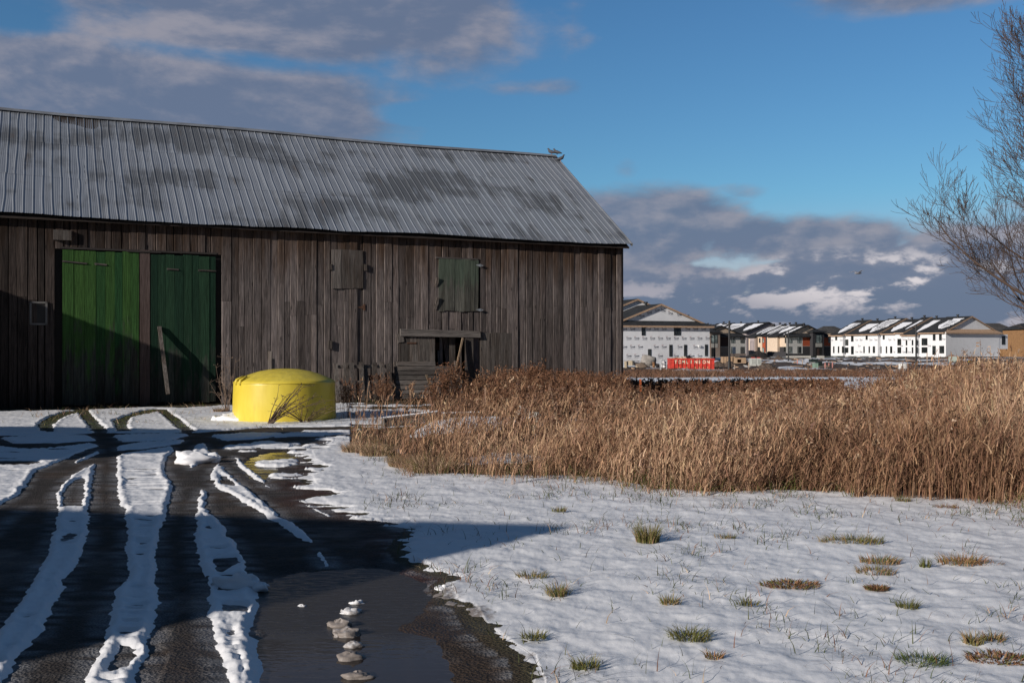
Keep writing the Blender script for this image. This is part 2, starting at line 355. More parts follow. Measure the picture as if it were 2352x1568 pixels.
def lump(mb, c, r, seed=0, n=10, m=7, sq=(1, 1, .7), rough=.35, mi=0):
    """irregular closed clump"""
    rs = np.random.RandomState(seed); ph = rs.rand(6) * 6.28; b = len(mb.v)
    for i in range(m + 1):
        t = math.pi * i / m
        for k in range(n):
            a = 2 * math.pi * k / n
            q = 1 + rough * (math.sin(a * 2 + ph[0] + t * 2) * .4 + math.sin(a * 3 + ph[1] - t * 3) * .35 + math.sin(t * 5 + ph[2] + a) * .3 + (rs.rand() - .5) * .5 * (0 < i < m))
            mb.v.append((c[0] + r * q * sq[0] * math.sin(t) * math.cos(a), c[1] + r * q * sq[1] * math.sin(t) * math.sin(a), c[2] + r * q * sq[2] * math.cos(t)))
    for i in range(m):
        for k in range(n):
            mb.f.append([b + i * n + k, b + (i + 1) * n + k, b + (i + 1) * n + (k + 1) % n, b + i * n + (k + 1) % n]); mb.mi.append(mi); mb.r.append(.5)

# ------------------------------------------------------------------ materials
MAT = {}
def simple(name, c, rough=.7, var=.15, scale=3.0, metal=0, bump=0, bscale=30, spec=.4):
    if name in MAT: return MAT[name]
    m = bpy.data.materials.new(name); m.use_nodes = True; n = NT(m.node_tree)
    tcn = n.n('ShaderNodeTexCoord').outputs['Object']
    f = n.ramp(n.noise(tcn, scale, 5, .6), .3, .7)
    cc = n.mix(f, c4([max(0, x * (1 - var)) for x in c]), c4([min(1, x * (1 + var)) for x in c]))
    p = n.n('ShaderNodeBsdfPrincipled', {'Base Color': cc, 'Roughness': rough, 'Metallic': metal, 'Specular IOR Level': spec})
    if bump: n.set(p.inputs['Normal'], n.bump(n.noise(tcn, bscale, 4, .6), .6, bump))
    n.n('ShaderNodeOutputMaterial', {'Surface': p}); MAT[name] = m; return m
def m_wood(name, dark, lit, brown, axis='z', browntop=True, green=None, bright=1.0):
    m = bpy.data.materials.new(name); m.use_nodes = True; n = NT(m.node_tree)
    ob = n.n('ShaderNodeTexCoord').outputs['Object']; rnd = n.n('ShaderNodeAttribute', attribute_name='rnd').outputs['Fac']
    off = n.n('ShaderNodeCombineXYZ', {0: n.m('MULTIPLY', rnd, 3.1), 1: 0.0, 2: n.m('MULTIPLY', rnd, 31.0)}).outputs[0]
    vv = n.n('ShaderNodeVectorMath', {0: ob, 1: off}, operation='ADD').outputs[0]
    sc1 = (26, 26, 1.1) if axis == 'z' else (1.1, 26, 26); sc2 = (90, 90, 3.5) if axis == 'z' else (3.5, 90, 90); sc3 = (3.2, 3.2, .55) if axis == 'z' else (.55, 3.2, 3.2)
    g1 = n.noise(n.mapv(vv, sc1), 1.0, 6, .65, .8); g2 = n.noise(n.mapv(vv, sc2), 1.0, 3, .6, .3); big = n.noise(n.mapv(vv, sc3), 1.0, 4, .6)
    f = n.ramp(n.m('ADD', n.m('MULTIPLY', g1, .6), n.m('MULTIPLY', g2, .4)), .36, .66)
    c = n.mix(f, c4(dark), c4(lit))
    br = n.ramp(big, .42, .62)
    if browntop:
        sepz = n.n('ShaderNodeSeparateXYZ', {0: ob}).outputs[2]
        up = n.ramp(n.m('ADD', sepz, n.m('MULTIPLY', big, 2.6)), 4.7, 6.4)
        br = n.m('ADD', n.m('MULTIPLY', br, .16), n.m('MULTIPLY', up, .75), clamp=True)
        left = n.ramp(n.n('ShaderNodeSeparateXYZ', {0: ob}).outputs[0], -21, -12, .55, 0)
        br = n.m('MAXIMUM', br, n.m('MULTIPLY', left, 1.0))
    else: br = n.m('MULTIPLY', br, .4)
    c = n.mix(br, c, n.mix(f, c4([x * .35 for x in brown]), c4(brown)))
    # knots
    kn = n.n('ShaderNodeTexVoronoi', {'Vector': n.mapv(vv, (5, 5, 1.5) if axis == 'z' else (1.5, 5, 5)), 'Scale': 1.0}).outputs['Distance']
    c = n.mix(n.ramp(kn, .05, .13, .75, 0), c, c4([x * .45 for x in dark]))
    vrt = n.m('MULTIPLY', n.ramp(rnd, 0, 1, .58, 1.42, False), bright)
    c = n.mix(1.0, c, n.n('ShaderNodeCombineColor', {0: vrt, 1: vrt, 2: vrt}).outputs[0], 'MULTIPLY')
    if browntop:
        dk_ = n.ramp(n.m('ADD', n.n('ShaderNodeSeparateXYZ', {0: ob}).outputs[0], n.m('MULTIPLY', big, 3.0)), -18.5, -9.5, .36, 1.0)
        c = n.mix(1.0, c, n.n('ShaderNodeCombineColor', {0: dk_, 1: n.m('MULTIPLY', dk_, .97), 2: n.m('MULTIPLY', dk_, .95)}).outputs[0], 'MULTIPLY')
    if green:
        gc = n.mix(rnd, c4(green[0]), c4(green[1])); gc = n.mix(1.0, gc, n.mix(f, c4((.6, .6, .6)), c4((1.25, 1.25, 1.25))), 'MULTIPLY')
        worn = n.noise(n.mapv(vv, (5, 5, .9)), 1.0, 5, .7)
        sepz = n.n('ShaderNodeSeparateXYZ', {0: ob}).outputs[2]
        wr = n.ramp(n.m('SUBTRACT', worn, n.m('MULTIPLY', n.m('SUBTRACT', sepz, green[2]), green[3])), .44, .66)
        c = n.mix(wr, gc, c)
    p = n.n('ShaderNodeBsdfPrincipled', {'Base Color': c, 'Roughness': .85, 'Specular IOR Level': .15})
    n.set(p.inputs['Normal'], n.bump(n.m('ADD', n.m('ADD', g1, n.m('MULTIPLY', g2, .5)), n.ramp(kn, .03, .15, .4, 0)), .8, .012))
    n.n('ShaderNodeOutputMaterial', {'Surface': p}); MAT[name] = m; return m
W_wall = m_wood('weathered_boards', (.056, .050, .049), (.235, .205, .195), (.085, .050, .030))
W_hatch = m_wood('hatch_boards', (.06, .053, .048), (.185, .165, .15), (.09, .055, .035), browntop=False)
W_horiz = m_wood('pallet_boards', (.06, .055, .052), (.20, .18, .165), (.08, .055, .04), axis='x', browntop=False)
W_green = m_wood('green_boards', (.02, .022, .02), (.055, .06, .052), (.05, .04, .03), browntop=False, green=((.018, .064, .022), (.042, .100, .024), 1.7, .16))
W_green2 = m_wood('dark_green_boards', (.025, .027, .025), (.07, .075, .065), (.05, .04, .03), browntop=False, green=((.009, .030, .018), (.020, .052, .028), 1.2, .14))
W_green3 = m_wood('faded_green_boards', (.07, .07, .062), (.21, .21, .18), (.09, .08, .06), browntop=False, green=((.085, .105, .080), (.095, .125, .095), 3.75, .5))

def m_roof():
    m = bpy.data.materials.new('corrugated_roof'); m.use_nodes = True; n = NT(m.node_tree)
    ob = n.n('ShaderNodeTexCoord').outputs['Object']; s_ = n.n('ShaderNodeSeparateXYZ', {0: ob})
    x, y = s_.outputs[0], s_.outputs[1]
    sheet = n.m('FLOOR', n.m('DIVIDE', x, .235)); course = n.m('FLOOR', n.m('DIVIDE', n.m('ADD', y, .26), 1.88))
    wn = n.n('ShaderNodeTexWhiteNoise', {'Vector': n.n('ShaderNodeCombineXYZ', {0: sheet, 1: course}).outputs[0]}, noise_dimensions='2D').outputs[0]
    st = n.noise(n.mapv(ob, (.30, .62, .62)), 1.0, 3, .5); st2 = n.noise(n.mapv(ob, (3.0, .6, .6)), 1.0, 5, .6, .3); fine = n.noise(n.mapv(ob, (14, 1.2, 1.2)), 1.0, 4, .6)
    a = n.m('ADD', n.m('ADD', n.m('MULTIPLY', st, .95), n.m('MULTIPLY', st2, .55)), n.m('ADD', n.m('MULTIPLY', wn, .10), n.m('MULTIPLY', fine, .25)))
    stx = n.ramp(x, -21, -15, 0, .13); stx = n.m('SUBTRACT', stx, n.ramp(x, -5, 0, 0, .10))
    dark = n.ramp(n.m('ADD', a, stx), .985, 1.2)
    base = n.mix(fine, c4((.265, .295, .335)), c4((.385, .41, .45)))
    base = n.mix(n.m('MULTIPLY', wn, .25), base, c4((.33, .335, .34)))
    c = n.mix(n.m('MULTIPLY', dark, .72), base, c4((.058, .064, .074)))
    fr = n.m('FRACT', n.m('DIVIDE', n.m('ADD', y, .26), 1.88)); lapl = n.m('MULTIPLY', n.ramp(fr, 0.0, .012, 1, 0), n.ramp(st2, .35, .55))
    c = n.mix(n.m('MULTIPLY', lapl, .8), c, c4((.03, .028, .028)))
    rust = n.ramp(n.m('ADD', st2, n.m('MULTIPLY', st, .3)), .80, .9)
    c = n.mix(n.m('MULTIPLY', rust, .4), c, c4((.12, .085, .06)))
    p = n.n('ShaderNodeBsdfPrincipled', {'Base Color': c, 'Roughness': n.m('ADD', .42, n.m('MULTIPLY', dark, .25)), 'Metallic': .45, 'Specular IOR Level': .4})
    n.n('ShaderNodeOutputMaterial', {'Surface': p}); return m
M_roof = m_roof()

def m_snow(name='snow'):
    m = bpy.data.materials.new(name); m.use_nodes = True; n = NT(m.node_tree)
    ob = n.n('ShaderNodeTexCoord').outputs['Object']
    dirt = n.n('ShaderNodeAttribute', attribute_name='dirt').outputs['Fac']
    f = n.noise(ob, 5, 5, .6); g = n.noise(ob, 60, 3, .6)
    c = n.mix(f, c4((.70, .715, .74)), c4((.84, .84, .85)))
    dn = n.ramp(n.m('ADD', dirt, n.m('MULTIPLY', n.m('SUBTRACT', n.noise(ob, 22, 5, .7), .5), 1.5)), .35, 1.0)
    c = n.mix(n.m('MULTIPLY', dn, .85), c, c4((.13, .095, .07)))
    p = n.n('ShaderNodeBsdfPrincipled', {'Base Color': c, 'Roughness': .55, 'Specular IOR Level': .35, 'Subsurface Weight': 0.0})
    h = n.m('ADD', n.m('MULTIPLY', n.noise(ob, 16, 4, .6), 1.0), n.m('MULTIPLY', n.noise(ob, 140, 2, .6), .35))
    n.set(p.inputs['Normal'], n.bump(h, .28, .010))
    n.n('ShaderNodeOutputMaterial', {'Surface': p}); return m
M_snow = m_snow()
def m_ground():
    m = bpy.data.materials.new('drive_and_soil'); m.use_nodes = True; n = NT(m.node_tree)
    ob = n.n('ShaderNodeTexCoord').outputs['Object']; ca = n.n('ShaderNodeAttribute', attribute_name='gcol').outputs['Color']
    wet = n.n('ShaderNodeAttribute', attribute_name='wet').outputs['Fac']
    f = n.noise(ob, 90, 4, .7); f2 = n.noise(ob, 2.2, 5, .6); f3 = n.noise(n.mapv(ob, (5, 16, 5)), 1.0, 5, .65)
    k = n.m('MULTIPLY', n.ramp(f, .3, .75, .45, 1.8), n.ramp(n.m('ADD', n.m('MULTIPLY', f2, .6), n.m('MULTIPLY', f3, .4)), .3, .7, .7, 1.3))
    c = n.mix(1.0, ca, n.n('ShaderNodeCombineColor', {0: k, 1: k, 2: k}).outputs[0], 'MULTIPLY')
    gv = n.n('ShaderNodeTexVoronoi', {'Vector': ob, 'Scale': 55.0}); c = n.mix(n.m('MULTIPLY', n.ramp(gv.outputs['Color'], .9, 1.0), .0), c, c4((.2, .17, .14)))
    r = n.ramp(n.m('ADD', wet, n.m('MULTIPLY', n.m('SUBTRACT', f2, .5), 1.2)), .2, .9, .88, .35)
    p = n.n('ShaderNodeBsdfPrincipled', {'Base Color': c, 'Roughness': r, 'Specular IOR Level': .3})
    n.set(p.inputs['Normal'], n.bump(n.m('ADD', n.m('MULTIPLY', f, .7), n.m('MULTIPLY', gv.outputs['Distance'], .9)), .9, .014))
    n.n('ShaderNodeOutputMaterial', {'Surface': p}); return m
M_ground = m_ground()
def m_water():
    m = bpy.data.materials.new('slushy_water'); m.use_nodes = True; n = NT(m.node_tree)
    ob = n.n('ShaderNodeTexCoord').outputs['Object']; s_ = n.n('ShaderNodeSeparateXYZ', {0: ob})
    ice = n.ramp(n.m('ADD', s_.outputs[1], n.m('MULTIPLY', n.noise(ob, 2.5, 4, .6), .5)), 5.75, 5.95)
    f = n.noise(n.mapv(ob, (9, 30, 9)), 1.0, 5, .7)
    c = n.mix(n.ramp(f, .3, .75), c4((.024, .021, .019)), c4((.050, .045, .041))); c = n.mix(ice, c4((.020, .016, .015)), c)
    near2 = n.m('MULTIPLY', n.ramp(s_.outputs[1], 9, 10), n.ramp(n.noise(n.mapv(ob, (2, 7, 2)), 1.0, 3, .6), .42, .58))
    r = n.m('ADD', .03, n.m('MULTIPLY', n.m('MULTIPLY', ice, n.ramp(f, .3, .65, .12, .5)), n.m('SUBTRACT', 1.0, n.m('MULTIPLY', near2, .78))))
    p = n.n('ShaderNodeBsdfPrincipled', {'Base Color': c, 'Roughness': r, 'Specular IOR Level': .5, 'IOR': 1.33})
    n.set(p.inputs['Normal'], n.bump(n.noise(n.mapv(ob, (8, 20, 8)), 1.0, 3, .5), .08, .01))
    n.n('ShaderNodeOutputMaterial', {'Surface': p}); return m
M_water = m_water()
def m_attr(name, rough=.8, trans=0.0):
    m = bpy.data.materials.new(name); m.use_nodes = True; n = NT(m.node_tree)
    ca = n.n('ShaderNodeAttribute', attribute_name='bcol').outputs['Color']
    p = n.n('ShaderNodeBsdfPrincipled', {'Base Color': ca, 'Roughness': rough, 'Specular IOR Level': .2})
    if trans:
        t = n.n('ShaderNodeBsdfTranslucent', {'Color': ca}); p = n.n('ShaderNodeMixShader', {0: trans, 1: p.outputs[0], 2: t.outputs[0]})
    n.n('ShaderNodeOutputMaterial', {'Surface': p.outputs[0]}); return m
M_grass = m_attr('dry_grass', .7, .12); M_bark = simple('bark', (.085, .058, .046), .85, .25, 4)
def m_yellow():
    m = bpy.data.materials.new('yellow_plastic'); m.use_nodes = True; n = NT(m.node_tree)
    ob = n.n('ShaderNodeTexCoord').outputs['Object']; s_ = n.n('ShaderNodeSeparateXYZ', {0: ob})
    f = n.noise(n.mapv(ob, (3, 3, .8)), 1.0, 5, .6); g = n.noise(ob, 8, 5, .7)
    c = n.mix(n.ramp(f, .3, .7), c4((.62, .48, .045)), c4((.72, .575, .075)))
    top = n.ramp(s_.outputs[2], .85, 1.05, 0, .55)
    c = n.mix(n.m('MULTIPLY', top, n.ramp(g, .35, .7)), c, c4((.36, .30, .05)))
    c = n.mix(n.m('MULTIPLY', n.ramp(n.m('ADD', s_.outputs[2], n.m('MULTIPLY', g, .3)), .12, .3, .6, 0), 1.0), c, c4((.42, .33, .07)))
    stn = n.ramp(n.noise(n.mapv(ob, (7, 7, .7)), 1.0, 5, .65), .56, .72); c = n.mix(n.m('MULTIPLY', stn, .28), c, c4((.34, .28, .09)))
    p = n.n('ShaderNodeBsdfPrincipled', {'Base Color': c, 'Roughness': .38, 'Specular IOR Level': .45})
    n.set(p.inputs['Normal'], n.bump(n.noise(ob, 3, 3, .5), .12, .03))
    n.n('ShaderNodeOutputMaterial', {'Surface': p}); return m
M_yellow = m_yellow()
def m_shingle(name, c):
    m = bpy.data.materials.new(name); m.use_nodes = True; n = NT(m.node_tree)
    ob = n.n('ShaderNodeTexCoord').outputs['Object']
    br = n.n('ShaderNodeTexBrick', {'Vector': n.mapv(ob, (1, 1, 1), rot=(0, 0, R(90))), 'Color1': c4([x * .75 for x in c]), 'Color2': c4([x * 1.3 for x in c]), 'Mortar': c4([x * .5 for x in c]), 'Scale': 3.0, 'Mortar Size': .02})
    f = n.ramp(n.noise(ob, .6, 4, .6), .3, .7, .8, 1.2)
    cc = n.mix(1.0, br.outputs[0], n.n('ShaderNodeCombineColor', {0: f, 1: f, 2: f}).outputs[0], 'MULTIPLY')
    p = n.n('ShaderNodeBsdfPrincipled', {'Base Color': cc, 'Roughness': .95, 'Specular IOR Level': .1}); n.n('ShaderNodeOutputMaterial', {'Surface': p}); MAT[name] = m; return m
M_sh = m_shingle('dark_shingles', (.038, .040, .044)); M_shg = m_shingle('grey_shingles', (.07, .068, .068))
M_wrap = simple('house_wrap', (.73, .74, .76), .55, .04, .8, bump=.03, bscale=1.6)
M_ink = simple('wrap_print', (.10, .11, .14), .6, .1); M_red = simple('wrap_print_red', (.42, .12, .10), .6, .1); M_pale = simple('wrap_print_pale', (.42, .43, .46), .6, .05)
M_tan = simple('raw_timber', (.40, .27, .18), .8, .15, 2); M_osb = simple('osb_board', (.30, .165, .075), .85, .25, 5); M_black = simple('black_metal', (.018, .019, .021), .5, .1)
M_frame = simple('window_frame', (.015, .02, .02), .4, .1); M_fsnow = simple('roof_snow', (.86, .87, .90), .6, .02)
def m_glass(name, c, rough=.08):
    m = bpy.data.materials.new(name); m.use_nodes = True; n = NT(m.node_tree)
    ob = n.n('ShaderNodeTexCoord').outputs['Object']
    f = n.ramp(n.noise(n.mapv(ob, (.9, .9, .7)), 1.0, 2, .5), .42, .6)
    p = n.n('ShaderNodeBsdfPrincipled', {'Base Color': n.mix(f, c4([x * .4 for x in c]), c4(c)), 'Roughness': rough, 'Specular IOR Level': .8})
    n.n('ShaderNodeOutputMaterial', {'Surface': p}); MAT[name] = m; return m
M_glass = m_glass('dark_glass', (.03, .035, .035)); M_glass2 = m_glass('curtained_glass', (.30, .36, .34), .15)

# ------------------------------------------------------------------ ground
def fan(U0, U1, nu, D0, D1, nd):
    u = np.linspace(U0, U1, nu); d = np.geomspace(D0, D1, nd); D, U = np.meshgrid(d, u, indexing='ij')
    X = U * D; i = np.arange(nu * nd).reshape(nd, nu)
    q = np.stack([i[:-1, :-1], i[:-1, 1:], i[1:, 1:], i[1:, :-1]], -1).reshape(-1, 4)
    return X.ravel(), D.ravel(), q
def puddle_sd(X, D):
    wx = X + (fbm(X * 5, D * 5, 4, 55) - .5) * .16; wy = D + (fbm(X * 5, D * 5, 4, 56) - .5) * .22
    return np.maximum(sdpoly(fg(V_puddle), wx, wy), sdpoly(fg(V_puddle2), wx, wy) - .05)
def ground_cols(X, D):
    n = len(X); lit = np.tile([.034, .028, .0245], (n, 1)).astype(float)
    b = fbm(X * 1.6, D * 1.6, 4, 61); c = fbm(X * .7, D * 3, 4, 62); e = fbm(X * 9, D * 9, 3, 63)
    brown = np.array([.055, .036, .024]); grass = np.array([.042, .055, .014]); leaf = np.array([.045, .018, .012]); straw = np.array([.16, .10, .055]); soil = np.array([.075, .055, .043])
    def bl(m, colr):
        m = np.clip(m, 0, 1)[:, None]; lit[:] = lit * (1 - m) + np.asarray(colr) * m
    bl(ss(b, .45, .7) * .7, brown)
    for k in ('c1', 'c2', 'c3', 'c4'):
        s = sdpoly(zg(Z_cuts[k]), X, D); bl(ss(s, -.15, .05) * ss(e, .35, .55) * ss(D, 19, 20.5) , grass)
    fs = sdpoly(fg(V_field), X, D, .9)
    bl(ss(fs, -.55, -.05) * ss(c, .3, .5) * .9, leaf * (.5 + ss(D, 5, 8)[:, None] * .5) if False else leaf)
    bl(ss(fs, -.75, -.2) * (1 - ss(D, 6.3, 7.0)), brown * .75)
    bl(ss(fs, -.05, .1), (.06, .05, .025))
    wd = weed_d(X, D); bl(ss(wd, -.6, .2) * (D < 64), straw * .62)
    nr = D < 22; sv = np.full(n, -.5); sv[nr] = snow_sd(X[nr], D[nr]); sl = fbm(X * 2.2, D * 14, 3, 66)
    bl(ss(sv, -.13, .0) * ss(sl, .3, .65) * .45 * (fs < 0), (.30, .31, .33)); bl(ss(fbm(X * .9, D * 8, 4, 67),   .5, .75) * .075 * (fs < -.2) * nr, (.30, .31, .33))
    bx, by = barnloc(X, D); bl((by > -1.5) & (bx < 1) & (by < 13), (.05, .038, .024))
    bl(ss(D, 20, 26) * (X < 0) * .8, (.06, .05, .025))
    bl(ss(D, 98, 108), soil * (0.8 + .5 * b[:, None]) if False else soil)
    bl(ss(D, 62, 66) * (1 - ss(D, 98, 108)), straw * .5)
    bl(ss(D, 230, 245) * ss(fbm(X * .06, D * .06, 3, 64), .4, .6), (.04, .06, .03))
    return lit
X, D, q = fan(-.95, 1.1, 960, 2.8, 420, 1000)
ps = puddle_sd(X, D)
Z = gz(X, D) + (fbm(X * 3, D * 3, 3, 91) - .5) * .018 * (D < 40) + (fbm(X * 14, D * 14, 2, 92) - .5) * .010 * (D < 30)
Z = Z + np.where(D > 105, (fbm(X * .25, D * .2, 4, 93) - .45) * .75 * ss(D, 105, 125) * (1 - ss(D, 215, 250)), 0)
Z = Z - ss(ps, -.12, .22) * .05 + .012 * ss(-ps, .1, .3) * (-ps < .49) * (D < 12)
wet = ss(ps, -.5, .0) * .5 + ss(fbm(X * .8, D * .8, 3, 94), .5, .7) * .5 * (D < 18)
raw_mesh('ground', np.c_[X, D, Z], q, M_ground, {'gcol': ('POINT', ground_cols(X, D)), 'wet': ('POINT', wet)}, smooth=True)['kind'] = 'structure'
# wide sheet to the horizon, beside and behind the camera
g = np.r_[-5000, -2000, -900, -400, np.linspace(-240, 240, 61), 400, 900, 2000, 5000]
XX, YY = np.meshgrid(g, g, indexing='ij'); XX = XX.ravel(); YY = YY.ravel(); k = len(g); i = np.arange(k * k).reshape(k, k)
q = np.stack([i[:-1, :-1], i[1:, :-1], i[1:, 1:], i[:-1, 1:]], -1).reshape(-1, 4)
ZZ = np.interp(np.maximum(YY, 0), PD, PZ) - .14 - .25 * (np.abs(YY - 130) < 100)
o = raw_mesh('field', np.c_[XX, YY, ZZ], q, M_snow, {'dirt': ('POINT', np.full(len(XX), .35))}, smooth=True); o['kind'] = 'structure'
# snow
X, D, q = fan(-.80, 1.05, 2050, 3.0, 420, 1250)
s = snow_sd(X, D)
thick = np.where(D < 16, .036, .045)
fs = sdpoly(fg(V_field), X, D, .9)
h = thick * np.where(fs > -.1, ss(s, -.03, .16), ss(s, -.03, .075)) - .02
h += .010 * np.exp(-((s - .06) / .045) ** 2) * (D < 24) * (fs < -.05)
h += (fbm(X * 4, D * 4, 3, 21) - .5) * .030 * ss(s, 0, .15) + (fbm(X * 30, D * 34, 2, 24) - .5) * .012 * ss(s, -.04, .03) * (1 - ss(s, .08, .2)) * (1 - ss(D, 12, 16)) + (fbm(X * 15, D * 17, 3, 22) - .5) * .012 * ss(s, -.02, .08) * (D < 30)
fs = sdpoly(fg(V_field), X, D, .9)
rip = (-.030 * ss(fbm(X * 1.0, D * 15, 3, 25) + .5 * (fbm(X * 1.3, D * 1.3, 2, 27) - .5), .56, .74) + (fbm(X * 2, D * 9, 2, 28) - .5) * .014) * (fs < -.2) * ss(s, .05, .13) * (D < 17)     # lug marks left by the tyres
h += rip
h += (fbm(X * 2.0 + D, D * 4.5, 3, 26) - .5) * .020 * (fs > .1) * (D < 14)
h += .006 * (fs > .15) * (D < 17)
h = np.where(s < -.05, -.03 + np.maximum(s, -.5) * .2, h)
sz = gz(X, D) + (fbm(X * 3, D * 3, 3, 91) - .5) * .018 * (D < 40) + np.where(D > 105, (fbm(X * .25, D * .2, 4, 93) - .45) * .75 * ss(D, 105, 125) * (1 - ss(D, 215, 250)), 0)
dirt = np.exp(-(np.maximum(fs, 0) / (.05 + .5 * fbm(X * 2, D * 2, 3, 29) ** 2)) ** 2) * (fs > -.05) * (1 - ss(D, 6.6, 8.0)) * 1.0 + .34 * ss(fbm(X * 1.0, D * 15, 3, 25), .46, .62) * (fs < -.2) * ss(s, .03, .1) * (D < 17) + .12 * (fs < -.1) * (1 - ss(s, 0, .06)) + np.where(D > 104, .45, 0)
ok = (s > -.12)[q].any(1)
use = np.unique(q[ok]); remap = np.full(len(X), -1); remap[use] = np.arange(len(use))
raw_mesh('snow', np.c_[X, D, sz + h][use], remap[q[ok]], M_snow, {'dirt': ('POINT', dirt[use])}, smooth=True)['kind'] = 'structure'
# puddles
for nm, poly in (('puddle', V_puddle), ('puddle', V_puddle2)):
    P = np.array(fg(poly)); c = P.mean(0); P = c + (P - c) * 1.4
    mb = MB(); zc = float(gz(c[0], c[1])) - .013; mb.face([(p[0], p[1], zc) for p in P]); mb.build(nm, M_water)['kind'] = 'structure'

# ------------------------------------------------------------------ barn
barn = thing('barn', 'long weathered plank barn with a corrugated metal roof and two green doors', 'barn', (BX, BY, 0), BA)
cB, sB = math.cos(BA), math.sin(BA)
def bw(px, py, y=0.0):
    """barn-local x,z of the point seen at px,py on the plane local y"""
    r = (px - CX) / F
    # world: BX + x c - y s = r D ; BY + x s + y c = D
    x = (r * (BY + y * cB) - BX + y * sB) / (cB - r * sB); Dd = BY + x * sB + y * cB
    return x, CAMH + (HY - py) / F * Dd
EAVE_Z, RIDGE_Z, EY, RY = 5.05, 9.05, -.25, 5.38
XL = -31.0
def bx(px): return bw(px, 800)[0]
gd1 = (bx(142), bx(321)); gd2 = (bx(344), bx(496)); gdz = bw(240, 575)[1]
op = (bx(999), bx(1064)); opz = (bw(1030, 905)[1], bw(1030, 768)[1])
def plank_wall(mb, x0, x1, z0, z1f, y=0, ax='x', seed=1, holes=()):
    rs = random.Random(seed); x = x0
    while x < x1 - .02:
        wd = rs.choice([.17, .2, .23, .25, .28, .21]) ; xe = min(x + wd, x1); xa, xb = x + .003, xe - rs.choice([.008, .010, .014, .026])
        yo = rs.uniform(-.014, .016); zt = z1f((xa + xb) / 2)
        spans = [(z0 + rs.uniform(0, .1), zt)]
        if rs.random() < .35:
            zb = rs.choice([2.25, 2.9, 3.0, 2.6]) + rs.uniform(-.05, .05); spans = [(spans[0][0], zb - .006), (zb, zt)]
        for h0, h1, hz0, hz1 in holes:
            if xb > h0 + .02 and xa < h1 - .02:
                ns = []
                for a, b in spans:
                    if b <= hz0 or a >= hz1: ns.append((a, b)); continue
                    if a < hz0: ns.append((a, hz0))
                    if b > hz1: ns.append((hz1, b))
                spans = ns
        for a, b in spans:
            if b - a < .05: continue
            yy = yo + rs.uniform(-.002, .004); l = rs.uniform(-.006, .006); tl = rs.uniform(-.004, .004)
            c = .005 # slight cupping: a raised middle keeps each board readable
            P = lambda u, dy, z, sh=0: (u + sh, y + dy, z) if ax == 'x' else (y + dy, u + sh, z)
            r = rs.random(); ch = rs.choice([.008, .012, .018, .026]); zs = np.linspace(a, b, 4); off = [yy + rs.uniform(-.004, .004) for _ in zs]
            for i in range(3):
                sg = 1 if ax == 'x' else -1; R0 = []; R1 = []
                for RR, z_, o_, lz in ((R0, zs[i], off[i], l * i / 3), (R1, zs[i + 1], off[i + 1], l * (i + 1) / 3)):
                    for u_, d_ in ((xa, .012), (xa, .001), (xa + ch, -.014), (xb, -.012 + tl), (xb, .012)): RR.append(P(u_, o_ + d_, z_, lz))
                for k_ in range(5): mb.face([R0[k_], R0[(k_ + 1) % 5], R1[(k_ + 1) % 5], R1[k_]], 0, r)
                if i == 0: mb.face(R0[::-1], 0, r)
                if i == 2: mb.face(R1, 0, r)
        x = xe
mb = MB()
hz = bw(1050, 594)[1]
hatch_b = (bx(1008), bx(1097), bw(1050, 717)[1], bw(1050, 596)[1])
hatch_a = (bx(761), bx(833), bw(800, 665)[1], bw(800, 574)[1])
holes = [(gd1[0], gd1[1], -.5, gdz), (gd2[0], gd2[1], -.5, gdz), (op[0], op[1], -.5, opz[1]), (hatch_b[0] + .1, hatch_b[1] - .1, hatch_b[2] + .1, hatch_b[3] - .1), (bx(915), bx(1000), .62, opz[1])]
plank_wall(mb, XL, 0, -.6, lambda x: EAVE_Z + .12, 0, 'x', 3, holes)
slope = (RIDGE_Z - EAVE_Z) / (RY - EY)
plank_wall(mb, .03, 10.7, -.6, lambda v: EAVE_Z + (v if v < RY else 2 * RY - v) * slope - .02, 0.0, 'y', 4)
plank_wall(mb, .03, 10.7, -.6, lambda v: EAVE_Z + (v if v < RY else 2 * RY - v) * slope - .02, XL, 'y', 5)
plank_wall(mb, XL, 0, -.6, lambda x: EAVE_Z + .12, 10.76, 'x', 6)
mb.build('wall', W_wall, barn)
mb = MB(); mb.box((XL + .1, .25, -.5), (-.1, .29, 5.0)); 
dk = simple('barn_interior', (.012, .010, .009), .9)
# inner lining stops daylight showing through every crack, but leaves the open doorway deep
mb = MB(); mb.box((XL + .1, .06, -.5), (op[0] - .9, .1, 5.0)); mb.box((op[1] + .5, .06, -.5), (-.08, .1, 5.0)); mb.box((op[0] - .9, .06, 2.4), (op[1] + .5, .1, 5.0)); mb.box((XL + .1, 4, -.55), (-.1, 4.05, 5.2)); mb.build('lining', dk, barn)
mb = MB()
for x in np.arange(XL + .2, 0, 3.05): mb.box((x, .11, -.5), (x + .2, .3, 5.0))
mb.build('post', W_hatch, barn)

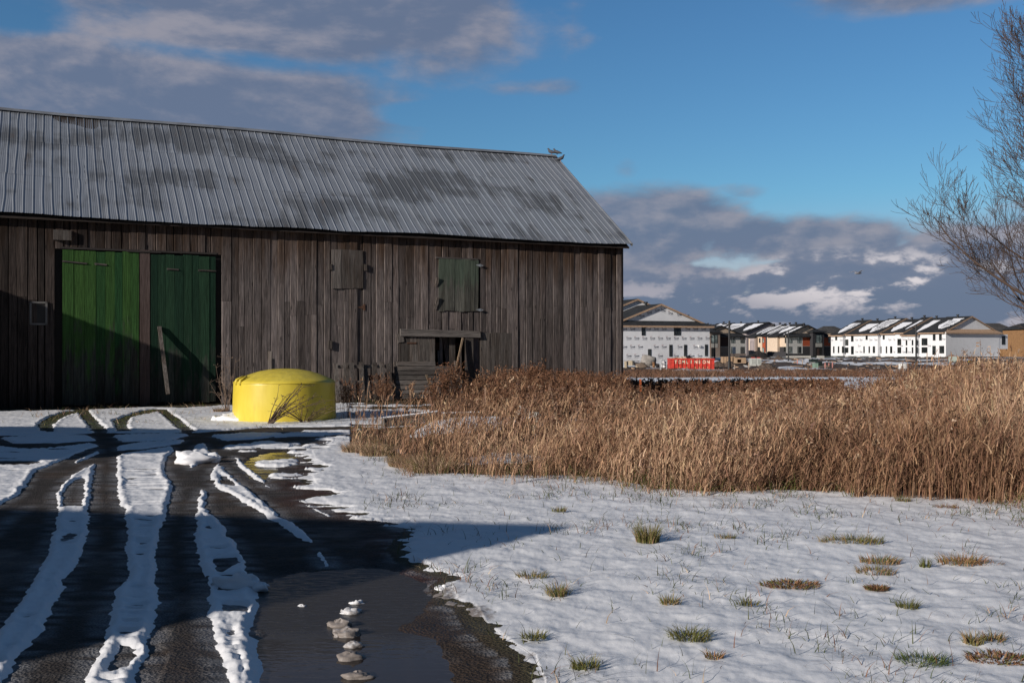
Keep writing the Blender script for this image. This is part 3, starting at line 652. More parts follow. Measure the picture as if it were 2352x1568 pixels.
# roof with ribs
xs = []; hs = []; pitch = .235; npit = int((0.2 - (XL - .2)) / pitch)
prof = [(0, 0), (.028, .021), (.034, .021), (.041, 0), (.07, 0), (.082, .006), (.094, 0), (.118, 0), (.13, .006), (.142, 0), (.166, 0), (.178, .006), (.19, 0), (.214, 0)]
for i in range(npit + 1):
    for a, b in prof: xs.append(.2 - i * pitch - a); hs.append(b)
xs = np.array(xs); hs = np.array(hs)
def roof_sheet(front=True):
    V = []; Q = []; nx = len(xs)
    for cidx in range(3):
        rows = 9
        for j in range(rows + 1):
            t = (cidx + j / rows) / 3
            if j == rows and cidx < 2: t += .01
            y = EY + (RY - EY) * t; z = EAVE_Z + (RIDGE_Z - EAVE_Z) * t
            sag = -.07 * np.sin(np.clip((xs + 31) / 31, 0, 1) * np.pi) * (.4 + .6 * t) + .03 * np.sin(xs * .55 + t * 2) + (.05 * np.exp(-((xs + 9.5) / 1.2) ** 2) * (1 - t)) * -1 + (vn(xs * 1.2, np.full(nx, t * 9.0), 77) - .5) * .022
            wob = (vn(np.round(xs / pitch) * 3.3, np.full(nx, t * 7.0 + cidx), 78) - .5) * .035
            lift = -.008 * cidx + (.004 if j == 0 else 0)
            yy = np.full(nx, y) - hs * .57 + (0.02 * vn(np.round(xs / pitch) * 1.7, np.zeros(nx), 5) * -1 if (cidx == 0 and j == 0) else 0)
            if not front: yy = 2 * RY - yy
            V.append(np.c_[xs + wob, yy, z + sag + hs * .82 + lift + .12])
        b = (cidx * (rows + 1)) * nx
        i = np.arange(b, b + (rows + 1) * nx).reshape(rows + 1, nx)
        qq = np.stack([i[:-1, :-1], i[1:, :-1], i[1:, 1:], i[:-1, 1:]], -1).reshape(-1, 4)
        Q.append(qq if not front else qq[:, ::-1])
    return np.vstack(V), np.vstack(Q)
V1, Q1 = roof_sheet(True); V2, Q2 = roof_sheet(False)
raw_mesh('roof', np.vstack([V1, V2]), np.vstack([Q1, Q2 + len(V1)]), M_roof, None, barn)
# underside of the roof: dark sarking boards, closes the eaves
mb = MB()
for sgn in (0, 1):
    f = (lambda y: y) if not sgn else (lambda y: 2 * RY - y)
    a = [(XL - .1, f(EY + .06), EAVE_Z - .02), (.12, f(EY + .06), EAVE_Z - .02), (.12, f(RY), RIDGE_Z - .04), (XL - .1, f(RY), RIDGE_Z - .04)]
    b = [(p[0], p[1], p[2] + .05) for p in a]
    mb.hexa(a + b if not sgn else [a[1], a[0], a[3], a[2], b[1], b[0], b[3], b[2]])
mb.build('sarking', simple('dark_sarking', (.03, .022, .018), .9), barn)
mb = MB(); xr = np.linspace(XL - .2, .16, 60)
def rz_(x): return RIDGE_Z + .12 - .07 * math.sin(max(0, min(1, (x + 31) / 31)) * math.pi) + .03 * math.sin(x * .55 + 2)
for a, b in zip(xr, xr[1:]):
    for sg in (-1, 1):
        mb.face([(a, RY, rz_(a) + .045), (b, RY, rz_(b) + .045), (b, RY + sg * .17, rz_(b) - .07), (a, RY + sg * .17, rz_(a) - .07)][::sg])
mb.build('ridge_cap', simple('galvanised', (.34, .35, .36), .45, .2, 2, metal=.5), barn)
mb = MB(); mb.bar((.2, EY - .01, EAVE_Z + .1), (.2, RY, RIDGE_Z + .08), .02, .10); mb.bar((.2, 2 * RY - EY, EAVE_Z + .1), (.2, RY, RIDGE_Z + .08), .02, .10); mb.build('rake_trim', MAT['galvanised'], barn)

# green doors
def leaf(name, x0, x1, z0, z1, y, mt, seed, skew=0, ws=(.2, .24, .28), parent=barn, label=None):
    rs = random.Random(seed); mb = MB(); x = x0
    while x < x1 - .03:
        w_ = rs.choice(ws); xe = min(x + w_, x1)
        if x1 - xe < .06: xe = x1
        o_ = rs.uniform(-.006, .006); zb = z0 + rs.uniform(0, .05); zt = z1 + rs.uniform(-.02, .02)
        mb.hexa([(x + .003, y + o_ - .015, zb), (xe - .003, y + o_ - .015, zb), (xe - .003, y + o_ + .012, zb), (x + .003, y + o_ + .012, zb),
                 (x + .003 + skew, y + o_ - .015, zt), (xe - .003 + skew, y + o_ - .015, zt), (xe - .003 + skew, y + o_ + .012, zt), (x + .003 + skew, y + o_ + .012, zt)], 0, rs.random())
        x = xe
    o = mb.build(name, mt, parent)
    if label: o['label'] = label
    return o
d1 = leaf('door', gd1[0] + .01, gd1[1] - .02, .05, gdz - .03, -.01, W_green, 5, label='bright green plank door with a worn grey patch')
d2 = leaf('door', gd2[0] + .01, gd2[1] - .01, .05, gdz - .05, -.01, W_green2, 8, label='dark green plank door')
M_rust = simple('rusty_iron', (.10, .05, .03), .8, .3, 12)
for dd, pts in ((d1, [((143, 600), (200, 606)), ((217, 606), (245, 609))]), (d2, [((383, 618), (410, 620)), ((455, 621), (496, 623))])):
    for a, b in pts:
        p, q_ = bw(*a), bw(*b); mb = MB(); mb.bar((p[0], -.04, p[1]), (q_[0], -.04, q_[1]), .012, .045, up=(0, 1, 0)); mb.bar((p[0], -.036, p[1]), (q_[0], -.036, q_[1]), .05, .014, up=(0, 1, 0)); mb.build('hinge', W_horiz, dd)
mb = MB(); mb.box((gd1[1], -.035, -.2), (gd2[0], .0, gdz + .05)); mb.build('door_post', m_wood('brown_post', (.07, .05, .045), (.16, .12, .11), (.09, .06, .05), browntop=False), barn)
mb = MB(); mb.box((gd1[1] - .35, -.06, gdz - .02), (gd2[0] + .3, -.035, gdz + .02)); mb.box((gd1[0] - .02, -.03, gdz), (gd2[1] + .02, .0, gdz + .05)); mb.build('door_track', simple('dark_iron', (.03, .025, .022), .7), barn)
# small window in the shade
a, b = bw(68, 746), bw(109, 693); mb = MB()
for p, q_ in (((a[0], a[1]), (b[0], a[1] + .05)), ((a[0], b[1] - .05), (b[0], b[1])), ((a[0], a[1]), (a[0] + .05, b[1])), ((b[0] - .05, a[1]), (b[0], b[1]))): mb.box((p[0], -.05, p[1]), (q_[0], -.01, q_[1]))
wf = mb.build('window', simple('pale_paint', (.13, .125, .12), .8), barn); mb = MB(); mb.box((a[0] + .04, -.02, a[1] + .04), (b[0] - .04, -.014, b[1] - .04)); mb.build('pane', simple('dull_pane', (.03, .028, .027), .8), wf)
# upper hatches
h1 = leaf('hatch', hatch_a[0], hatch_a[1] + .0, hatch_a[2], hatch_a[3], -.028, W_hatch, 21, ws=(.3, .36), label='grey board hatch with a split board')
h2 = leaf('hatch', hatch_b[0] - .03, hatch_b[1], hatch_b[2], hatch_b[3], -.032, W_green3, 24, skew=.02, ws=(.17, .2), label='warped hatch with faded green paint at its top')
for px, py in ((1101, 610), (1101, 712)):
    p = bw(px, py); mb = MB(); mb.face([(p[0] - .16, -.075, p[1] + .01), (p[0], -.075, p[1] - .05), (p[0] + .12, -.075, p[1]), (p[0], -.075, p[1] + .05)]); mb.box((p[0] - .03, -.08, p[1] - .03), (p[0] + .03, -.06, p[1] + .03)); mb.build('hinge', simple('grey_iron', (.22, .24, .26), .6), h2)
for i, (p0, p1) in enumerate((((1003, 638), (1000, 657)), ((1004, 683), (998, 711)))):
    a, b = bw(*p0), bw(*p1); mb = MB(); mb.bar((a[0], -.09, a[1]), (b[0], -.05, b[1]), .08, .03, up=(0, 1, 0)); mb.build('batten', W_hatch, barn)
for p0, p1, wd in (((757, 607), (758, 620), .1), ((838, 607), (839, 622), .09), ((758, 782), (757, 801), .11), ((917, 767), (920, 786), .2)):
    a, b = bw(*p0), bw(*p1); mb = MB(); mb.bar((a[0], -.05, a[1]), (b[0], -.05, b[1]), wd, .04, up=(0, 1, 0)); mb.build('batten', W_hatch, barn)
p = bw(838, 706); mb = MB(); mb.face([(p[0] - .25, -.03, p[1]), (p[0] - .05, -.03, p[1] - .05), (p[0] - .05, -.03, p[1] + .06)]); mb.box((p[0] - .06, -.035, p[1] - .09), (p[0], -.02, p[1] + .1)); mb.build('hinge', M_rust, barn)
p = bw(497, 575)
a = bw(1007, 594); b = bw(1052, 598); mb = MB(); mb.box((a[0] - .1, -.05, a[1]), (hatch_b[1], -.01, a[1] + .05)); mb.build('sill', W_horiz, barn)
a = bw(122, 530); mb = MB(); mb.box((a[0], -.12, a[1] - .25), (a[0] + .45, -.02, a[1] + .02)); mb.build('bracket', W_hatch, barn)
# lintel over the lower doorway
a, b = bw(918, 765), bw(1101, 768); mb = MB(); mb.hexa([(a[0], -.11, a[1] - .09), (b[0], -.11, b[1] - .10), (b[0], -.02, b[1] - .10), (a[0], -.02, a[1] - .09), (a[0], -.09, a[1] + .13), (b[0], -.09, b[1] + .11), (b[0], -.02, b[1] + .11), (a[0], -.02, a[1] + .13)]); mb.build('lintel', W_horiz, barn)
lowd = leaf('door', bx(916), bx(998), .55, opz[1] + .02, -.03, W_hatch, 31, ws=(.34, .42, .3), label='low grey plank door left of the dark opening')
p = bw(934, 788); mb = MB(); mb.box((p[0], -.06, p[1] - .02), (p[0] + .3, -.047, p[1] + .03)); mb.build('hinge', M_rust, lowd)
leaf('door', bx(1066), bx(1085), -.1, opz[1] - .02, -.08, W_hatch, 32, ws=(.26, .2), label='narrow plank leaf standing slightly open')
leaf('door', bx(1102), bx(1174), .3, bw(1140, 765)[1], -.02, W_hatch, 33, ws=(.36, .4), label='flush board door right of the opening')
for p0, p1, wd, y0, y1 in (((1015, 775), (1016, 865), .10, .1, .05), ((1010, 805), (1011, 865), .06, .12, .08), ((1032, 768), (1042, 870), .30, .25, .1), ((1062, 790), (1063, 868), .06, .2, .15)):
    a, b = bw(*p0), bw(*p1); mb = MB(); mb.bar((a[0], y0, a[1]), (b[0], y1, b[1]), wd, .025, up=(0, 1, 0)); mb.build('broken_board', W_hatch, barn)
a, b = bw(1018, 795, .6), bw(1034, 800, .6); mb = MB(); mb.box((a[0] - .3, .5, a[1] - .12), (b[0] + .4, .62, a[1] + .12)); mb.build('inner_rail', simple('brown_rail', (.16, .09, .05), .8), barn)

# things leaning at the barn
def bworld(x, y, z): return (BX + x * cB - y * sB, BY + x * sB + y * cB, z)
def leaning(name, label, cat, p0, p1, y0, y1, wd, th, mt, group=None):
    a, b = bw(p0[0], p0[1], y0), bw(p1[0], p1[1], y1); A = Vector((a[0], y0, a[1])); B = Vector((b[0], y1, b[1])); c = B
    t = Matrix.Translation((BX, BY, 0)) @ Matrix.Rotation(BA, 4, 'Z'); A = t @ A; B = t @ B
    mb = MB(); mb.bar(A - B, (0, 0, 0), wd, th, up=(math.sin(BA), -math.cos(BA), 0)); o = mb.build(name, mt); o.location = B
    return tag(o, label, cat, group)
leaning('prop_stick', 'thin rough stick leaning against the dark green barn door', 'stick', (366, 750), (386, 905), -.06, -.75, .10, .06, W_hatch)
leaning('plank', 'pale thin plank propped slanting across the dark barn opening', 'plank', (1063, 776), (1043, 866), -.15, -.30, .05, .05, m_wood('pale_plank', (.17, .12, .08), (.36, .27, .19), (.2, .13, .08), browntop=False))
leaning('plank', 'pale plank leaning over the fallen board panel', 'plank', (979, 860), (999, 915), -.75, -.85, .06, .05, MAT['pale_plank'])
# pole standing out from the wall, its shadow climbs the boards
leaning('prop_stick', 'dark pole sloping out of the weeds beside the doorway', 'stick', (1052, 862), (1046, 915), -1.05, -1.25, .06, .05, W_hatch)
# fallen horizontal board panel
def frame_thing(name, label, cat, px, py, y, rz=0, group=None):
    x, z = bw(px, py, y); p = bworld(x, y, 0); return thing(name, label, cat, (p[0], p[1], gzs(p[0], p[1])), BA + rz, group)
pt = frame_thing('fallen_panel', 'slumped panel of grey horizontal boards against the barn', 'panel', 907, 935, -.45)
mb = MB(); L = bw(1066, 900, -.45)[0] - bw(907, 900, -.45)[0]
for i in range(8):
    z = .06 + i * .145; le = L * (.62 if i == 7 else 1) * random.uniform(.96, 1.0); y = .30 * i / 8
    mb.hexa([(0 + .02 * i, y - .03, z), (le, y - .03, z - .02), (le, y, z - .02), (0 + .02 * i, y, z), (.02 * i, y + .0, z + .125), (le, y, z + .105), (le, y + .03, z + .105), (.02 * i, y + .03, z + .125)])
mb.build('boards', W_horiz, pt); mb = MB()
for x in (.12, L * .5, L - .15): mb = MB(); mb.bar((x, .03, 0), (x, .36, 1.2), .09, .04, up=(0, 1, 0)); mb.build('batten', W_hatch, pt)
# pallets with upright slats
for px0, px1, lab, lean in ((773, 838, 'broken pallet standing behind the yellow tank', .25), (842, 905, 'pallet with gaps leaning on the barn beside the board panel', .32)):
    pt = frame_thing('pallet', lab, 'pallet', px0, 935, -.6, group='pallets leaning on the barn')
    L = bw(px1, 900, -.6)[0] - bw(px0, 900, -.6)[0]; H = 1.15
    for x in np.linspace(.07, L - .07, 4):
        mb = MB(); sk = random.uniform(-.05, .05); mb.bar((x, 0, .03), (x + sk, lean, H + random.uniform(-.06, .04)), .14, .025, up=(0, 1, 0)); mb.build('slat', W_hatch, pt)
    for z in (.12, .58, 1.05):
        mb = MB(); mb.box((0, z / H * lean + .02, z - .05), (L, z / H * lean + .09, z + .05)); mb.build('rail', W_horiz, pt)
pt = frame_thing('broken_post', 'split grey post stub rising just left behind the yellow tank', 'post', 619, 850, -.9)
mb = MB(); mb.bar((0, 0, -.2), (.03, .05, 1.52), .11, .06); mb.bar((.1, .02, -.1), (.13, .05, 1.3), .05, .05); pt2 = mb.build('post_wood', W_hatch, pt)

# ------------------------------------------------------------------ yellow tank
TX, TY = (654 - CX) / F * 22.5, 22.5
tank = thing('storage_tank', 'yellow plastic dome-topped tank standing in snow by the barn', 'tank', (TX, TY, gzs(TX, TY) - .06))
mb = MB(); mb.lathe([(.02, .02), (1.13, .02), (1.145, .06), (1.135, .5), (1.12, .86), (1.118, .90), (1.10, .935), (1.05, .965), (.93, 1.02), (.75, 1.09), (.55, 1.15), (.32, 1.19), (.1, 1.205), (.01, 1.206)], 96)
mb.build('tank_shell', M_yellow, tank, smooth=True)
mb = MB()
th = math.atan2(-math.sin(R(40)), -math.cos(R(40)))
for sg in (-1, 1):
    a = th + sg * .09; mb.tube([(math.cos(a) * 1.13, math.sin(a) * 1.13, .86), (math.cos(a) * 1.11, math.sin(a) * 1.11, .965), (math.cos(a) * .95, math.sin(a) * .95, 1.05)], [.03, .035, .02], 8)
mb.build('lifting_lug', M_yellow, tank, smooth=True)
mb = MB(); mb.lathe([(1.128, .893), (1.136, .90), (1.128, .908)], 96); mb.build('seam', M_yellow, tank, smooth=True)

# ------------------------------------------------------------------ town houses
def ray_plane(loc, rz, px, py, axis, c):
    """point seen at px,py on the plane local y=c (axis 'y') or local x=c (axis 'x') of a thing; returns (coordinate, z above its base)"""
    r = (px - CX) / F; co_, si = math.cos(rz), math.sin(rz)
    if axis == 'y':
        x = (r * (loc[1] + c * co_) - loc[0] + c * si) / (co_ - r * si); Dd = loc[1] + x * si + c * co_; u = x
    else:
        # X = lx + c co - y si ; D = ly + c si + y co
        y = (loc[0] + c * co_ - r * (loc[1] + c * si)) / (r * co_ + si); Dd = loc[1] + c * si + y * co_; u = y
    return u, CAMH + (HY - py) / F * Dd - loc[2]
def window(parent, ax, c, u0, u1, z0, z1, out=-1, bars=True, glass=None, lite=False):
    """frame standing proud of a wall; ax is the wall's normal axis"""
    if u0 > u1: u0, u1 = u1, u0
    t = .07 if (u1 - u0) > .6 else .05
    def bx_(mb, a0, a1, b0, b1, d0, d1):
        lo, hi = min(c + out * d0, c + out * d1), max(c + out * d0, c + out * d1)
        if ax == 'y': mb.box((a0, lo, b0), (a1, hi, b1))
        else: mb.box((lo, a0, b0), (hi, a1, b1))
    mb = MB()
    bx_(mb, u0, u0 + t, z0, z1, -.05, .06); bx_(mb, u1 - t, u1, z0, z1, -.05, .06); bx_(mb, u0 + t, u1 - t, z0, z0 + t, -.05, .06); bx_(mb, u0 + t, u1 - t, z1 - t, z1, -.05, .06)
    if bars:
        um = u0 + (u1 - u0) * (.5 if not lite else .58)
        if u1 - u0 > 1.0: bx_(mb, um - .04, um + .04, z0 + t, z1 - t, -.04, .05)
        if lite:
            for k in range(1, 4): bx_(mb, um + .04, u1 - t, z0 + (z1 - z0) * k / 4 - .03, z0 + (z1 - z0) * k / 4 + .03, -.04, .05)
            bx_(mb, u0 + t, um - .04, z0 + (z1 - z0) * .22, z0 + (z1 - z0) * .22 + .07, -.04, .05)
    f = mb.build('window', M_frame, parent); mb = MB(); bx_(mb, u0 + t, u1 - t, z0 + t, z1 - t, .0, .02); mb.build('pane', glass or M_glass, f); return f
def townhouse(label, loc, rz, W, us, Hw, sl, wallmat, endmat, fasc, shing, snow=True, skirt=True, wide=(.25, .55), group='town house blocks on the far side of the field', skirtm=None, vents=None):
    t = thing('town_house', label, 'town house', loc, rz, group)
    mw = MB(); me_ = MB(); mr = MB(); mf = MB()
    for k, (v0, v1, fu, dz) in enumerate(us):
        zr = Hw + dz + W / 2 * sl; ze = lambda u: zr - abs(u - W / 2) * sl
        P = [(fu, .0), (W, .0), (W, ze(W)), (W / 2, zr), (fu, ze(fu))]
        if k == 0 and skirt:
            for q_ in (((fu, v0, .0), (fu, v1, .0), (fu, v1, ze(fu)), (fu, v0, ze(fu))),): mw.face(q_)
            mw.face([(W, v0, 0), (W, v1, 0), (W, v1, ze(W)), (W, v0, ze(W))]); mw.face([(fu, v1, 0), (W, v1, 0), (W, v1, ze(W)), (W / 2, v1, zr), (fu, v1, ze(fu))])
            me_.face([(fu, v0, 0), (W, v0, 0), (W, v0, Hw + dz), (fu, v0, Hw + dz)])
            zz = Hw + dz + .80; uu = .80 / sl
            mg = MB(); mg.face([(uu, v0 + .7, zz - .1), (W - uu, v0 + .7, zz - .1), (W - uu, v0 + .7, zz), (W / 2, v0 + .7, zr), (uu, v0 + .7, zz)]); gable = mg.build('gable_wall', [endmat, M_ink, M_red, M_pale], t)
            ms = MB(); a = [(-.55, v0 - .6, Hw + dz - .12), (W + .55, v0 - .6, Hw + dz - .12), (W - uu + .6, v0 + .75, zz), (uu - .6, v0 + .75, zz)]
            ms.hexa([(p[0], p[1], p[2] - .12) for p in a] + a); ms.build('skirt_roof', skirtm or shing, t)
            mf.box((-.56, v0 - .66, Hw + dz - .40), (W + .56, v0 - .61, Hw + dz - .10)); mf.box((-.5, v0 - .6, Hw + dz - .36), (W + .5, v0, Hw + dz - .32))
            vr = v0 + .25
        else:
            a = [(u, v0, z) for u, z in P]; b = [(u, v1, z) for u, z in P]
            mw.face(a); mw.face(b[::-1])
            for i in range(5): mw.face([a[i], b[i], b[(i + 1) % 5], a[(i + 1) % 5]])
            vr = v0 - .35
        # roof slabs
        zf = ze(fu - .55); v1r = v1 + (.0 if k < len(us) - 1 else .4)
        for (ua, za, ub, zb) in ((fu - .55, zf, W / 2, zr), (W / 2, zr, W + .55, ze(W + .55))):
            mr.hexa([(ua, vr, za), (ub, vr, zb), (ub, v1r, zb), (ua, v1r, za), (ua, vr, za + .14), (ub, vr, zb + .14), (ub, v1r, zb + .14), (ua, v1r, za + .14)])
            mf.bar((ua, vr - .03, za - .02), (ub, vr - .03, zb - .02), .05, .30)
        mf.bar((fu - .58, vr, zf - .02), (fu - .58, v1r, zf - .02), .05, .26)
        if snow:
            for z in range(random.choice([1, 2])):
                va = vr + (v1 - v0) * random.uniform(.08, .35 if wide[0] > .3 else .5); vb = min(va + (v1 - v0) * random.uniform(*wide), v1 - .1); ms = MB()
                s0, s1 = random.uniform(.08, .25), random.uniform(.72, .93); n_ = 12; lo = []; hi = []
                for i in range(n_ + 1):
                    f = s0 + (s1 - s0) * i / n_; u = fu - .5 + (W / 2 - fu + .5) * f; z = ze(u) + .155
                    w0 = math.sin(math.pi * min(1, i / n_ * 1.6 + .1) * .5); m0 = (va + vb) / 2
                    lo.append((u, m0 - (m0 - va) * w0 * random.uniform(.75, 1.1), z)); hi.append((u, m0 + (vb - m0) * w0 * random.uniform(.75, 1.1), z))
                for i in range(n_): ms.hexa([lo[i], lo[i + 1], hi[i + 1], hi[i]] + [(p[0], p[1], p[2] + .06) for p in (lo[i], lo[i + 1], hi[i + 1], hi[i])])
                ms.build('snow_patch', M_fsnow, t)
        if vents is None or vents:
            vv = (v0 + v1) / 2; ms = MB(); ms.tube([(W / 2 - .7, vv, zr - .35), (W / 2 - .7, vv, zr + .35)], .20, 10); ms.tube([(W / 2 - .7, vv, zr + .33), (W / 2 - .7, vv, zr + .62)], .36, 10); ms.build('roof_vent', M_black, t)
    t_w = mw.build('wall', [wallmat, M_ink, M_red, M_pale], t)
    if me_.v: me_.build('end_wall', [endmat, M_ink, M_red, M_pale], t)
    mf.build('fascia', fasc, t); mr.build('roof', shing, t)
    return t
def tyvek(mb, x, z, s, c, ax, rot=0, out=-1):
    y = c + out * .012
    mb.text('Tyvek', x, z, s, y, 1, rot, ax, 1.05)
    mb.text('HomeWrap', x + .02 * s, z - s * .52, s * .42, y, 3, rot, ax, 1.15)
    mb.text('DUPONT', x, z + s * .95, s * .24, y, 2, rot, ax)
def print_rows(t, ax, c, u0, u1, rows, pitch, s, avoid=(), name='wall', out=-1, flip=False):
    mb = MB()
    for i, z in enumerate(rows):
        u = u0 + (pitch / 2 if i % 2 else 0)
        while u < u1 - s * 1.2:
            if not any(a0 - s * 2.6 < u < a1 and z + s > b0 and z - s * .5 < b1 for a0, a1, b0, b1 in avoid):
                if not flip: tyvek(mb, u, z, s, c, ax, 0, out)
                else:
                    k = len(mb.v); tyvek(mb, u, z, s, c, ax, 0, out)
                    mb.v[k:] = [(p[0], 2 * u + s * 2.6 - p[1], p[2]) for p in mb.v[k:]]
            u += pitch
    merge(kid(t, name), mb)

def merge(o, mb):
    """add printed marks to the wall mesh that carries them"""
    me = o.data; V = [tuple(v.co) for v in me.vertices]; Fc = [list(p.vertices) for p in me.polygons]; M_ = [p.material_index for p in me.polygons]; b = len(V)
    V += mb.v; Fc += [[i + b for i in f] for f in mb.f]; M_ += mb.mi; ms = list(me.materials); n2 = bpy.data.meshes.new(me.name); n2.from_pydata(V, [], Fc)
    for m in ms: n2.materials.append(m)
    n2.polygons.foreach_set('material_index', M_); o.data = n2
def kid(t, name): return next(c for c in bpy.data.objects if c.parent == t and c.name.split('.')[0] == name)
# W1: wrapped block beside the barn
B1 = R(22); W1 = 19.5; RX, RD = (1630 - CX) / F * 178, 178
L1 = (RX - W1 * math.cos(B1), RD - W1 * math.sin(B1), -.72)
Hw1 = ray_plane(L1, B1, 1610, 747.5, 'y', -.6)[1]
z1a = ray_plane(L1, B1, 1517.8, 698.8, 'y', 0)[1]
sl1 = (z1a - Hw1) / (W1 / 2)
t = townhouse('white wrapped town house block right of the barn, behind the red dumpster', L1, B1, W1, [(0, 9, 0, 0), (9, 18, 1.0, 1.25), (18, 27, 0, .9)], Hw1, sl1, M_wrap, M_wrap, M_tan, M_sh, snow=False)
wins = []
for a in ((385, 594, 455, 746), (997, 594, 1127, 745), (505, 1005, 566, 1150), (908, 922, 966, 1143), (1187, 922, 1243, 1140), (1583, 918, 1637, 1138)):
    p = ray_plane(L1, B1, *Z7(a[0], a[1]), 'y', 0); q_ = ray_plane(L1, B1, *Z7(a[2], a[3]), 'y', 0)
    window(t, 'y', 0, p[0], q_[0], q_[1], p[1]); wins.append((p[0], q_[0], q_[1], p[1]))
mb = MB()
for (y, x0) in ((635, 15), (812, 95), (975, 15), (1148, 95)):
    x = x0
    while x < 1640:
        p = ray_plane(L1, B1, *Z7(x, y), 'y', 0)
        if not any(a0 - 1.1 < p[0] < a1 and p[1] + .5 > b0 and p[1] - .3 < b1 for a0, a1, b0, b1 in wins): tyvek(mb, p[0], p[1], .40, 0, 'y')
        x += 150
merge(kid(t, 'end_wall'), mb); mb = MB()
for x, y, r in ((350, 405, 14), (490, 345, 17), (640, 300, 18), (745, 270, -14), (885, 320, -14), (1055, 360, -4), (1200, 372, 0), (280, 375, 10)):
    p = ray_plane(L1, B1, *Z7(x, y), 'y', .7); tyvek(mb, p[0], p[1], .40, .7, 'y', R(r))
merge(kid(t, 'gable_wall'), mb)
p = ray_plane(L1, B1, *Z7(1450, 945), 'y', 0); mb = MB(); mb.box((p[0], -.3, p[1] - .2), (p[0] + .45, -.01, p[1] + .15)); mb.build('wall_vent', simple('white_metal', (.7, .7, .7), .5), t)
mb = MB(); mb.box((.2, .2, -.55), (W1 - .2, 20, 0)); mb.build('foundation', simple('dark_footing', (.08, .075, .07), .9), t)  # foundation in one even dark colour

# W2: wrapped block on the right
B2 = R(27); W2 = 19.6; L2 = ((2172 - CX) / F * 243, 243, -.45)
Hw2 = ray_plane(L2, B2, 2200, 762.5, 'y', -.6)[1]; ap = ray_plane(L2, B2, *Z2(1800, 258), 'y', 0)
sl2 = (ap[1] - Hw2) / (W2 / 2)
bd = [ray_plane(L2, B2, Z2(x, 500)[0], 780, 'x', 0)[0] for x in (1480, 1185, 1010, 915, 735, 545, 345, 212)]
fus = [0, -.9, 0, .6, -.5, .5, -.5, .4]; dzs = [0, -.15, .1, -.3, .05, -.35, -.1, -.3]
us2 = [(bd[i], bd[i + 1], fus[i], dzs[i]) for i in range(7)]
t = townhouse('long white wrapped town house block with many openings at the right, behind the tree', L2, B2, W2, us2, Hw2, sl2, M_wrap, M_wrap, M_tan, M_sh, skirtm=M_tan, wide=(.32, .7))
fw = [(1335, 455, 1365, 525), (1405, 455, 1435, 525), (1210, 500, 1275, 580), (1210, 600, 1275, 665), (1330, 585, 1368, 685), (1408, 585, 1462, 670), (1033, 518, 1050, 580), (1100, 518, 1117, 580), (1033, 600, 1050, 668), (1100, 600, 1117, 668), (1150, 518, 1165, 580), (1150, 600, 1165, 668), (940, 507, 998, 580), (940, 600, 998, 668), (775, 470, 798, 515), (748, 590, 763, 668), (810, 590, 825, 668), (858, 590, 882, 668), (585, 472, 608, 518), (560, 590, 575, 665), (618, 590, 633, 665), (665, 590, 690, 665), (422, 475, 450, 537), (360, 513, 392, 582), (360, 603, 392, 663), (422, 590, 452, 680), (245, 478, 268, 523), (222, 590, 237, 665), (275, 590, 290, 665), (320, 590, 342, 665)]
avoid = {}
for a in fw:
    v = ray_plane(L2, B2, Z2((a[0] + a[2]) / 2, 0)[0], 780, 'x', 0)[0]
    k = next((i for i in range(7) if bd[i] <= v <= bd[i + 1]), 0); fu = fus[k]
    p = ray_plane(L2, B2, *Z2(a[0], a[1]), 'x', fu); q_ = ray_plane(L2, B2, *Z2(a[2], a[3]), 'x', fu)
    window(t, 'x', fu, p[0], q_[0], q_[1], p[1]); avoid.setdefault(k, []).append((min(p[0], q_[0]), max(p[0], q_[0]), q_[1], p[1]))
for k in range(7): print_rows(t, 'x', fus[k], bd[k] + .1, bd[k + 1], (1.0, 2.6, 4.2), 1.7, .40, avoid.get(k, ()), flip=True)
av = []
for a in ((1680, 450, 1722, 510), (1915, 450, 1938, 510), (1495, 585, 1513, 668), (1638, 582, 1656, 668), (1740, 582, 1758, 668), (1882, 610, 1900, 668)):
    p = ray_plane(L2, B2, *Z2(a[0], a[1]), 'y', 0); q_ = ray_plane(L2, B2, *Z2(a[2], a[3]), 'y', 0); window(t, 'y', 0, p[0], q_[0], q_[1], p[1]); av.append((p[0], q_[0], q_[1], p[1]))
print_rows(t, 'y', 0, .3, W2, (1.0, 2.6, 4.2, 5.3), 1.9, .40, av, name='end_wall')
mb = MB(); mb.box((.3, .3, -.6), (W2 - .3, 36, 0)); mb.build('foundation', MAT['dark_footing'], t)
mb = MB()
for v in np.arange(2, 36, 4.2): mb.box((-.2, v, -.55), (.25, v + 1.1, -.02))
mb.build('pier', simple('pale_block', (.45, .45, .45), .9), t)
mb = MB(); mb.box((W2, .0, 1.9), (W2 + 3.2, 6, 5.6)); bay = mb.build('upper_bay', M_wrap, t)
mb = MB(); mb.box((W2 + .1, .3, 0), (W2 + .3, 6, 1.9)); mb.box((W2 + 3, .2, 0), (W2 + 3.15, .35, 1.9)); mb.build('bay_posts', M_osb, t)
window(t, 'y', 0, W2 + .9, W2 + 2.2, 3.0, 5.2)

